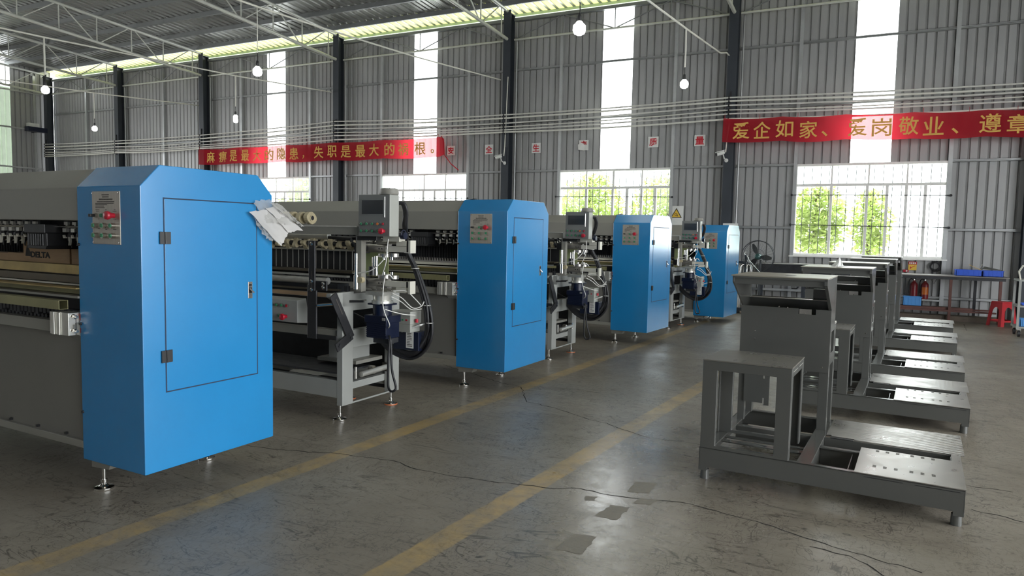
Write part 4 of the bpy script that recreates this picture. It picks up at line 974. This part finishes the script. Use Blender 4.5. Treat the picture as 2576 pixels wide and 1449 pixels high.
    MB().cyl((.07, 2.25, 1.575), (.11, 2.25, 1.575), .03, 12).torus((.09, 2.25, 1.59), .03, .006, 'x', 14, 5).build('regulator', 'navy', r)
    # chrome pneumatic rods low down
    MB().cyl((-.36, 2.26, .37), (-.36, 2.62, .385), .024, 12).build('lower_cylinder', 'alu', r); MB().box(-.40, -.35, 2.40, 2.44, .35, .42).box(-.40, -.35, 2.60, 2.64, .345, .425).cyl((-.38, 2.215, .34), (-.38, 2.215, .44), .012, 8).build('cylinder_mounts', 'chrome', r)
    MB().box(-.9, -.45, 2.3, 2.66, .44, .47).build('inner_tray', 'hood', r); MB().box(-.8, -.55, 2.34, 2.6, .47, .62).build('inner_box', 'grey', r)
    return r
rm = make_roller()
LABR = ['roller machine with touch-screen box, blue motor and cables between the first and second blue cabinets', 'roller machine with touch-screen box between the second and third blue cabinets', 'roller machine with touch-screen box between the third and fourth blue cabinets']
rms = [rm]+[copy_tree(rm) for _ in range(2)]
for k, q in enumerate(rms):
    x, y, a, dz = CABS[k]; ox, oy = ((0, 0), (-.06, -.02), (-.01, .12))[k]
    p = at(k, ox, oy, 0); q.location = (p[0], p[1], 0); q.rotation_euler = (0, 0, a); tag(q, LABR[k], 'machine', 'roller machines with touch screens')
# spare cam shaft piece lying on the first roller machine's beam
r = root('cam_shaft_piece', at(0, -1.03, 2.19, 1.648-.023), CABS[0][2]+.12, 'short beige cast cam shaft lying on the first roller machine beam', 'machine part')
MB().cyl((-.16, 0, .062), (.16, 0, .062), .03, 14).build('shaft', 'beige', r)
for i, x in enumerate((-.14, -.05, .05, .135)):
    a = i*.7
    MB().prism([(.058*math.cos(t)*(1+.25*math.sin(2*t+a)), .064+.058*math.sin(t)*(1+.06*math.sin(2*t+a))) for t in [j*PI/10 for j in range(20)]], 'x', x-.02, x+.02).build('cam_lobe', 'beige', r, .003)
MB().cyl((.155, 0, .064), (.162, 0, .064), .02, 12).build('bore', 'black', r)

# ------------------------------------------------------------------ grey welded frames on the right
def make_frame():
    r = root('machine_frame'); g = 'frame'
    b = MB()
    b.box(-.03, 1.475, 0, .008, .085, .215).box(-.03, 1.475, 1.30, 1.308, .085, .215).box(-.03, -.022, 0, 1.308, .085, .215).box(1.467, 1.475, 0, 1.308, .085, .215)
    b.box(-.03, 1.475, 0, .045, .207, .215).box(-.03, 1.475, 1.263, 1.308, .207, .215).box(-.03, .05, 0, 1.3, .207, .215).box(1.42, 1.475, 0, 1.3, .207, .215)
    b.box(.575, .66, .045, 1.263, .09, .2148)
    b.box(.66, 1.42, .46, .505, .205, .215).box(.66, 1.42, .50, .505, .085, .215).box(.66, 1.42, .735, .745, .085, .215)
    b.box(.05, .575, .085, .14, .17, .178).box(.05, .575, .27, .33, .195, .203).box(.05, .575, .385, .43, .195, .203).box(.05, .575, .72, .78, .12, .21).box(.05, .575, .045, .05, .09, .2)
    b.box(.86, .868, .02, .46, .085, .2)
    for x0 in (-.03, 1.42):
        for y0 in (0, 1.253): b.box(x0, x0+.055, y0, y0+.055, .06, .09)
    base = b.build('base', g, r, .002)
    for x, y in ((.005, .035), (1.44, .035), (1.44, 1.27), (.005, 1.27)): MB().lathe([(.0001, .0), (.030, 0), (.027, .065), (.0001, .065)], (x, y, 0), 'z', 16).build('foot', g, r)
    m = MB()
    for x0, x1 in ((.96, 1.165), (1.225, 1.45)): m.box(x0, x1, -.0006, .0004, .197, .201)
    for x in (.27, .52): m.box(x-.025, x+.025, .108, .118, .1782, .1788)
    for x in (.33,): m.box(x-.025, x+.025, .295, .305, .2032, .2038)
    m.build('base_slots', 'black', base)
    # pedestal table
    t = MB()
    t.frame(0, .555, .215, .800, .09, 'y', 0, .035, .02, .06, .095, .09)
    t.frame(0, .555, .215, .800, .09, 'y', .470, .505, .02, .06, .095, .09)
    t.box(0, .03, .035, .47, .74, .80).box(.525, .555, .035, .47, .74, .80)
    t.box(0, .012, .035, .065, .215, .74).box(.543, .555, .035, .065, .215, .74).box(0, .012, .44, .47, .215, .74).box(.543, .555, .44, .47, .215, .74)
    t = t.build('pedestal', g, r, .003); t.location.x = -.025
    tp = MB().box(-.002, .557, -.002, .507, .80, .808).build('pedestal_top', 'mid_top', r, .002); tp.location.x = -.025
    m = MB()
    for x in (.188, .248, .373, .428):
        m.bar((x-.008, .065, .8083), (x+.008, .095, .8083), .008, .0008); m.bar((x-.0+.02, .42, .8083), (x+.036, .45, .8083), .008, .0008)
    m.build('slots', 'black', tp)
    m = MB()
    for y0, y1 in ((.05, .24), (.29, .46)): m.box(.5552, .5558, y0, y1, .772, .777)
    m.build('side_slits', 'alu', tp)
    # tall cabinet frame
    xa, xb, ya, yb = .01, .645, .93, 1.29
    for x0 in (xa, xb-.022):
        s = MB()
        s.prism([(ya, .69), (yb, .69), (yb, .985), (1.20, .985), (1.20, 1.337), (.585, 1.337), (.585, 1.295), (ya, 1.10)], 'x', x0, x0+.012) if x0 == xa else None
        if x0 != xa:
            x1 = x0+.022
            s.prism([(.585, 1.337), (.585, 1.295), (ya, 1.10), (ya, .935), (1.20, .935), (1.20, 1.337)], 'x', x0, x1)
            s.box(x0, x1, ya, 1.00, .69, .935).box(x0, x1, 1.19, yb, .69, .985).box(x0, x1, 1.0, 1.19, .69, .775)
        s.build('side_plate', g, r, .002)
    MB().box(xb-.001, xb+.0006, 1.09, 1.10, 1.13, 1.27).box(xb-.001, xb+.0006, 1.13, 1.135, 1.10, 1.26).build('side_slits', 'ink', r)
    for x0, x1, y0, y1 in ((xb-.065, xb, ya, .985), (xb-.03, xb, 1.22, yb), (xa, xa+.05, ya, .985), (xa, xa+.05, 1.22, yb)): MB().box(x0, x1, y0, y1, .21, .70).build('cabinet_leg', g, r, .002)
    MB().box(xa-.01, xb+.003, .58, 1.205, 1.337, 1.345).build('head_top', 'pale_top', r, .002)
    m = MB().box(xa, xb-.002, .605, .612, 1.282, 1.337).box(xa, xb-.002, .585, .605, 1.325, 1.337).build('head_lip', g, r)
    MB().box(.335, .405, .79, .87, 1.3452, 1.3458).build('cable_hole', 'black', r)
    MB().prism([(xa, .64), (xb-.03, .64), (xb, .64), (xb, 1.10), (.54, 1.10), (.54, 1.06), (.42, 1.06), (.42, 1.10), (xa, 1.10)], 'y', .918, .93).build('front_panel', g, r, .001)
    MB().box(.425, .51, .931, .934, 1.055, 1.097).build('lit_shelf_tab', 'steel', r)  # bright steel stands in for the lit shelf seen through the notch
    m = MB()
    for x, z in ((.285, 1.105), (.345, 1.102), (.47, 1.065), (.12, .91), (.12, .85)): m.lathe([(.0001, -.0012), (.005, -.001), (.005, 0)], (x, .918, z), 'y', 8)
    m.lathe([(.0001, -.0012), (.006, -.001), (.006, 0)], (.60, .918, .68), 'y', 8)
    m.build('panel_holes', 'chrome', r)
    MB().prism([(.055, .64), (.24, .64), (.24, .345), (.20, .345), (.20, .36), (.055, .36)], 'y', .918, .93).build('panel_tongue', g, r)
    m = MB()
    for z0, z1 in ((.55, .60), (.35, .40)): m.box(.195, .205, .9172, .918, z0, z1)
    m.build('tongue_slots', 'alu', r)
    MB().box(xa+.012, xb-.022, 1.188, 1.20, .60, 1.15).build('back_panel', g, r)
    MB().box(xa+.012, xb-.022, 1.15, 1.19, 1.147, 1.153).cyl((xa+.03, 1.15, 1.16), (xb-.03, 1.15, 1.16), .004, 6).build('back_ledge', 'steel', r)
    MB().box(xb-.16, xb-.022, 1.17, 1.19, 1.145, 1.235).build('back_bracket', g, r); MB().box(xb-.012, xb+.002, 1.20, 1.30, .975, .99).build('tab', 'alu', r)
    MB().box(xa+.012, xb-.022, .94, 1.18, .70, .71).build('inner_shelf', g, r)
    # step plates
    d = MB().prism([(.665, .80), (.70, .80), (.70, .775), (.85, .775), (.85, .745), (1.50, .745), (1.50, 1.31), (.665, 1.31)], 'z', .216, .222).build('tread_plate', 'diamond', r, .001)
    p = MB().prism([(.905, -.004), (1.478, -.004), (1.478, .74), (1.425, .74), (1.425, .585), (.905, .585)], 'z', .216, .222).build('drilled_plate', 'steel', r, .001)
    m = MB()
    for y in (.18, .545):
        for x in (1.005, 1.063, 1.122, 1.205, 1.263, 1.321):
            for k in (-.016, 0, .016): m.box(x-.010, x+.010, y+k-.004, y+k+.004, .2221, .2226)
    m.build('drilled_slots', 'ink', p)
    MB().box(.70, .845, .735, .775, .212, .218).build('black_stop', 'black', r)
    return r
fr = make_frame()
FA = -.056; FP = [(.543,4.645), (.81,7.003), (.965,8.951), (1.129,11.537), (1.266,13.648)]
LABF = ['nearest grey welded steel frame with low pedestal and step plates, front of the right-hand row', 'second grey welded frame in the right-hand row, a crumpled paper on its head', 'third, middle grey welded frame in the right-hand row',
        'fourth grey welded frame in the right-hand row, second from the back', 'farthest grey welded frame in the right-hand row, nearest the window']
for i, (px, py) in enumerate(FP):
    f = fr if i == 0 else copy_tree(fr)
    a = FA-.004*i
    f.location = (px-1.475*math.cos(a), py-1.475*math.sin(a), 0); f.rotation_euler = (0, 0, a); tag(f, LABF[i], 'frame', 'grey machine frames in a row')
r = root('crumpled_paper', (-.30, 7.98, 1.345), .3, 'white crumpled paper standing on the head of the second grey frame', 'paper')
m = MB(); R = random.Random(4); ring = [(.075*math.cos(a)*R.uniform(.7, 1.15), .05*math.sin(a)*R.uniform(.7, 1.15)) for a in [i*2*PI/11 for i in range(11)]]
vs = [(x, y, 0) for x, y in ring]+[(x*.45+.01, y*.5, .04+R.uniform(-.012, .012)) for x, y in ring]+[(.015, 0, .10)]
m.add(vs, [(i, (i+1) % 11, 11+(i+1) % 11, 11+i) for i in range(11)]+[(11+i, 11+(i+1) % 11, 22) for i in range(11)]); m.build('paper', 'white', r)

for o in list(bpy.data.objects):      # print, slots and bolts of a few pixels stay joined
    if o.name.split('.')[0] in ('engraved_print', 'label_print', 'drilled_slots', 'slots', 'base_slots', 'panel_holes', 'arm_bolts', 'arm_slots', 'clips', 'hose_clips', 'side_slits', 'tongue_slots', 'rib_strips', 'cylinder_mounts'): o['kind'] = 'stuff'
# ------------------------------------------------------------------ work benches by the back wall
r = root('work_bench', (0, 17.0, 0), 0, 'long low steel work bench with rusty red legs carrying two blue bins by window', 'bench')
MB().box(-.2, 2.48, .0, .72, .925, .945).build('bench_top', 'bench', r, .002)
MB().box(-.2, 2.42, .03, .07, .865, .925).box(-.2, 2.42, .62, .66, .865, .925).build('apron', 'dark', r)
for x, y, mt in ((1.49, .06, 'rust'), (2.34, .06, 'rust'), (1.98, .64, 'dark'), (.1, .06, 'rust'), (.2, .64, 'dark')): MB().box(x-.025, x+.025, y-.025, y+.025, 0, .87).build('leg', mt, r)
MB().box(-.1, 2.3, .04, .08, .20, .235).box(-.1, 2.3, .60, .64, .20, .235).build('lower_rail', 'rust', r)
for i, (y, z, x0, x1, mt, lab) in enumerate(((17.14, .235, .2, 1.9, 'rust', 'rust-red steel bar lying uppermost under the low bench'), (17.3, .235, -.1, 1.7, 'rusty', 'brown rusted bar lying behind the red bar under the low bench'), (17.2, 0, .0, 2.2, 'rusty', 'thick rusted beam on the floor under the low bench'), (17.42, 0, .1, 2.4, 'brown', 'dark steel beam on the floor at the back under the low bench'))):
    o = MB().box(x0, x1, y-.05, y+.05, 0, .05 if z else .11).build('steel_bar', mt); o.location.z = z; tag(o, lab, 'steel bar')
r = root('work_bench', (0, 17.25, 0), 0, 'taller narrow bench with pale edge left of the low bench, behind the grey frames', 'bench')
MB().box(-2.35, -.35, 0, .5, 1.055, 1.075).build('bench_top', 'bench', r); MB().box(-2.35, -.35, -.003, 0, 1.058, 1.076).build('front_trim', 'alu', r); MB().box(-2.3, -.4, .02, .04, .80, 1.055).build('apron', 'dark', r)
for x in (-2.28, -1.35, -.42):
    for y in (.03, .45): MB().box(x-.025, x+.025, y-.025, y+.025, 0, 1.055).build('leg', 'column', r)
MB().box(-2.28, -.42, .43, .47, .42, .47).build('stretcher', 'girt', r)
r = root('hook', (-1.52, 17.70, .474), 0, 'small black hook lying on the stretcher of the taller bench', 'hook'); MB().tube([(-.10, 0, .01), (.0, 0, .012), (.06, 0, .05), (.04, 0, .09)], .012, 8).build('rod', 'blackpl', r)
def bin_(x, y, z, w, dep, h, mat, label, group='blue plastic bins', rz=0):
    r = root('plastic_bin', (x, y, z), rz, label, 'bin', group); t = .008
    m = MB().box(-w/2, w/2, -dep/2, -dep/2+t, 0, h).box(-w/2, w/2, dep/2-t, dep/2, 0, h).box(-w/2, -w/2+t, -dep/2, dep/2, 0, h).box(w/2-t, w/2, -dep/2, dep/2, 0, h).box(-w/2, w/2, -dep/2, dep/2, 0, t)
    m.build('tub', mat, r)
    MB().frame(-w/2-.008, w/2+.008, -dep/2-.008, dep/2+.008, .012, 'z', h-.014, h).build('rim', mat, r)
    m = MB()
    for i in range(5):
        x = -w/2+w*(i+.5)/5; m.box(x-.006, x+.006, -dep/2-.006, -dep/2, .01, h-.014)
    m.box(-w*.22, w*.22, -dep/2-.005, -dep/2, h*.3, h*.36).box(-w*.22, w*.22, -dep/2-.005, -dep/2, h*.62, h*.68)
    m.build('ribs', mat, r); return r
bin_(1.805, 17.36, .945, .45, .3, .125, 'bin', 'bright blue plastic bin at left end of pair on low bench')
bin_(2.225, 17.37, .945, .35, .3, .125, 'bin', 'blue plastic bin on low bench, covered by a dark sheet')
bin_(.82, 17.2, .285, .34, .24, .19, 'binlight', 'light blue plastic bin resting under the low bench')
tag(MB().bar((1.80, 17.22, 1.175), (2.03, 17.26, 1.072), .03, .006).build('ruler', 'yellow'), 'yellow ruler sticking out of the left blue bin', 'ruler')
tag(MB().bar((2.0, 17.38, 1.06), (2.045, 17.36, 1.20), .03, .008).build('metal_strip', 'alu'), 'short bright metal strip standing in the left blue bin', 'strip')
tag(MB().add([(2.02,17.24,1.10),(2.08,17.3,1.15),(2.38,17.45,1.085),(2.38,17.2,1.073),(2.05,17.5,1.14)], [(0,1,2,3),(1,4,2)]).build('dark_sheet', 'frame'), 'dark grey sheet lying across the right blue bin', 'sheet')
def extinguisher(x, y, z, label, lab=True, tilt=0):
    r = root('fire_extinguisher', (x, y, z), tilt, label, 'extinguisher', 'extinguishers under the bench')
    MB().lathe([(.0001, 0), (.068, 0), (.074, .012), (.074, .29), (.066, .33), (.04, .362), (.026, .375), (.026, .40), (.0001, .40)], (0,0,0), 'z', 20).build('cylinder', 'extred', r)
    MB().lathe([(.0001, .395), (.022, .395), (.022, .43), (.0001, .43)], (0,0,0), 'z', 12).build('valve', 'chrome', r)
    MB().bar((-.02, 0, .43), (.12, 0, .47), .02, .008).bar((-.02, 0, .42), (.10, 0, .425), .02, .008).build('lever', 'blackpl', r)
    MB().tube(crv([(-.02, 0, .415), (-.07, -.02, .43), (-.10, -.02, .36), (-.098, -.02, .2), (-.095, -.01, .12)]), .011, 8).build('hose', 'rubber', r)
    if lab:
        m = MB(); n = 8
        A = [(-.0748*math.sin(a), -.0748*math.cos(a)) for a in [(-.9+1.8*i/n) for i in range(n+1)]]
        m.add([(x, y, z) for z in (.10, .26) for x, y in A], [(i, i+1, n+2+i, n+1+i) for i in range(n)], True); m.build('label', 'amber', r)
for ix, (x, lab, l2) in enumerate(((.87, 'left red fire extinguisher under the low bench', False), (1.08, 'right red fire extinguisher with orange label under the low bench', True))):
    extinguisher(x, 17.84, .385, lab, l2)
tag(MB().box(.55, 1.40, 17.76, 17.915, .35, .385).build('wall_shelf', 'girt'), 'grey shelf on wall carrying two fire extinguishers', 'shelf')
r = root('fire_notice', (.826, YW-.035, 1.0), 0, 'small red and yellow notice on wall above the bench', 'sign')
MB().box(-.08, .08, 0, .02, 0, .19).build('panel', 'yellow', r); MB().box(-.08, .08, -.002, 0, .125, .19).build('heading', 'red', r)
m = MB()
for i in range(4): m.box(-.065+.034*i, -.042+.034*i, -.003, -.002, .14, .175)
m.build('heading_print', 'white', r); MB().box(-.05, -.03, -.001, 0, .03, .08).bar((-.04, -.001, .05), (.05, -.001, .10), .002, .012).build('print', 'redink', r)
r = root('alarm_box', (.70, YW-.08, .955), 0, 'small red box on wall beside the fire notice', 'box'); MB().box(-.055, .055, 0, .075, 0, .055).build('case', 'red', r, .004); MB().box(.0, .03, -.002, 0, .01, .045).build('window', 'white', r)
r = root('cable_coil', (1.25, YW-.05, 1.10), 0, 'coiled grey cable hung on wall under window corner', 'cable')
m = MB()
for i in range(7): m.torus((R.uniform(-.02, .02), -.01-.008*i, R.uniform(-.03, .02)), .095+R.uniform(-.02, .02), .007, 'y', 24, 5)
m.build('loops', 'rubber', r); MB().tube([(.02, -.03, .1), (.04, 0, .19), (.0, .02, .2)], .005, 6).build('hanger', 'dark', r)
MB().tube([(-.04, -.03, -.08), (-.06, -.03, -.28), (.0, -.02, -.38), (.05, -.03, -.26), (.03, -.03, -.1)], .005, 6).build('tail', 'rubber', r)
# red stool
r = root('stool', (2.36, 16.8, 0), .62, 'red plastic stool on floor in front of the low bench end', 'stool')
MB().box(-.135, .135, -.135, .135, .455, .485).build('seat', 'stool', r, .012)
m = MB()
for k in range(4):
    a = k*PI/2; c, s = math.cos(a), math.sin(a)
    def P(u, z, o=0):
        w = .135+.045*(1-z/.46); x, y = u*w, -w+o; return (c*x-s*y, s*x+c*y, z)
    n = 10
    arch = []
    for i in range(n+1):
        t = PI*i/n; arch.append((-.52*math.cos(t)*1.0, .26+.10*math.sin(t)))
    outer = [(-1, .02), (-1, .46), (1, .46), (1, .02)]
    # two legs and the arched apron
    rows = [(.0, -1, -.62), (.06, -1, -.60), (.10, -1, -.58)]
    for o, fl_ in ((0, 0), (.012, 1)):
        vs = [P(-1, 0, o), P(-.60, 0, o), P(-.56, .10, o), P(-.55, .26, o), P(-1, .26, o)]
        m.add(vs, [(0,1,2,3,4)]); vs = [P(1, 0, o), P(.60, 0, o), P(.56, .10, o), P(.55, .26, o), P(1, .26, o)]; m.add(vs, [(0,1,2,3,4)])
        for i in range(n):
            u0, z0 = -.55*math.cos(PI*i/n), .26+.12*math.sin(PI*i/n); u1, z1 = -.55*math.cos(PI*(i+1)/n), .26+.12*math.sin(PI*(i+1)/n)
            a0 = -1 if i == 0 else u0; a1 = 1 if i == n-1 else u1
            m.add([P(u0, z0, o), P(u1, z1, o), P(a1, .46, o), P(a0, .46, o)], [(0,1,2,3)])
        m.add([P(-1, .26, o), P(-.55, .26, o), P(-.55, .30, o), P(-1, .46, o)], [(0,1,2,3)]); m.add([P(1, .26, o), P(.55, .26, o), P(.55, .30, o), P(1, .46, o)], [(0,1,2,3)])
    m.add([P(-.57, .09), P(.57, .09), P(.57, .12), P(-.57, .12)], [(0,1,2,3)])
m.build('legs', 'stool', r)
# trolley at the right edge
r = root('trolley', (2.62, 15.25, 0), 0, 'grey shelf trolley with blue bins at the right edge', 'trolley')
for x in (-.28, .28):
    for y in (-.25, .25): MB().box(x-.018, x+.018, y-.018, y+.018, .13, .98).build('post', 'grey', r)
for z in (.15, .52, .97): MB().box(-.30, .30, -.27, .27, z, z+.03).build('shelf', 'grey', r)
MB().tube([(-.28, -.25, .98), (-.31, -.25, 1.14), (-.26, -.25, 1.24), (-.1, -.25, 1.26)], .016, 8).build('handle', 'cream', r)
for x in (-.25, .25):
    for y in (-.22, .22): 
        w = MB().cyl((x-.018, y, .06), (x+.018, y, .06), .06, 18).build('wheel', 'rubber', r); MB().box(x-.03, x+.03, y-.02, y+.02, .09, .15).cyl((x-.03, y, .06), (x+.03, y, .06), .018, 10).build('fork', 'chrome', w)
bin_(2.58, 15.1, .18, .40, .22, .14, 'binlight', 'light blue bin on the bottom shelf of the edge trolley', 'bins on the trolley'); bin_(2.60, 15.15, .55, .42, .26, .035, 'bin', 'shallow blue tray on the middle shelf of the edge trolley', 'bins on the trolley')
# pedestal fan
r = root('pedestal_fan', (-2.265, 16.75, 0), -.12, 'large black wire-cage pedestal fan in front of wall', 'fan')
MB().lathe([(.0001, 0), (.24, 0), (.24, .03), (.06, .06), (.0001, .06)], (.02, .12, 0), 'z', 22).build('base', 'fan', r); MB().cyl((.02, .14, .05), (.02, .14, 1.15), .024, 12).build('pole', 'fan', r)
cg = MB().torus((0, -.06, 1.225), .355, .009, 'y', 44, 6).torus((0, .06, 1.225), .35, .006, 'y', 40, 5).torus((0, -.10, 1.225), .17, .003, 'y', 32, 4)
for i in range(28):
    a = 2*PI*i/28; c, s = math.cos(a), math.sin(a)
    cg.tube([(.07*c, -.12, 1.225+.07*s), (.2*c, -.11, 1.225+.2*s), (.35*c, -.06, 1.225+.35*s), (.345*c, .06, 1.225+.345*s), (.1*c, .10, 1.225+.1*s)], .0014, 4, False)
cg.build('cage', 'fan', r)
for i in range(3):
    a = PI*.63+i*2*PI/3; vs = []
    for j in range(7):
        t = .07+.235*j/6; w = .02+.042*math.sin(PI*min(1, j/6*.9+.1)); tw = .5-.04*j
        for sgn in (-1, 1):
            lx, ly = t, sgn*w; vs.append((math.cos(a)*lx-math.sin(a)*ly*math.cos(tw), -.02+sgn*w*math.sin(tw), 1.225+math.sin(a)*lx+math.cos(a)*ly*math.cos(tw)))
    MB().add(vs, [(2*j, 2*j+1, 2*j+3, 2*j+2) for j in range(6)], True).build('blade', 'bladem', r)
MB().lathe([(.0001, -.09), (.03, -.088), (.06, -.07), (.072, -.03), (.075, .05), (.06, .14), (.0001, .16)], (0, 0, 1.225), 'y', 20).build('motor_hub', 'hub', r)
# chrome pipe stand beside the fan
r = root('pipe_stand', (-2.42, 16.05, 0), 0, 'dark stand with curved chrome pipes left of the pedestal fan', 'stand')
MB().box(-.2, .18, -.12, .12, .06, .12).box(-.16, -.10, -.1, .1, 0, .06).box(.08, .14, -.1, .1, 0, .06).build('base', 'dark', r)
MB().cyl((0, 0, .12), (0, 0, 1.02), .03, 12).lathe([(.0001, 1.02), (.05, 1.02), (.05, 1.12), (.035, 1.16), (.035, 1.27), (.0001, 1.27)], (0,0,0), 'z', 14).box(-.16, .0, -.03, .03, 1.08, 1.13).build('post', 'fan', r)
for i in range(6):
    a = -.2+i*PI/3; c, s = math.cos(a), math.sin(a)
    MB().tube([(.03*c, .03*s, 1.05), (.09*c, .06*s, 1.06), (.13*c, .09*s, 1.02), (.135*c, .09*s, .9), (.135*c, .09*s, .12)], .014, 10).build('chrome_pipe', 'chrome', r)
MB().tube([(.02, -.05, 1.26), (.05, -.06, 1.18), (.33, -.1, .88)], .010, 8).build('lever', 'chrome', r); MB().tube([(.05, -.06, 1.22), (.08, -.08, 1.14), (.12, -.1, 1.06), (.17, -.1, 1.08)], .010, 8).build('elbow_pipe', 'alu', r)
MB().tube([(-.02, 0, 1.27), (-.04, 0, 1.30), (-.0, 0, 1.33)], .012, 8).build('top_fitting', 'alu', r)
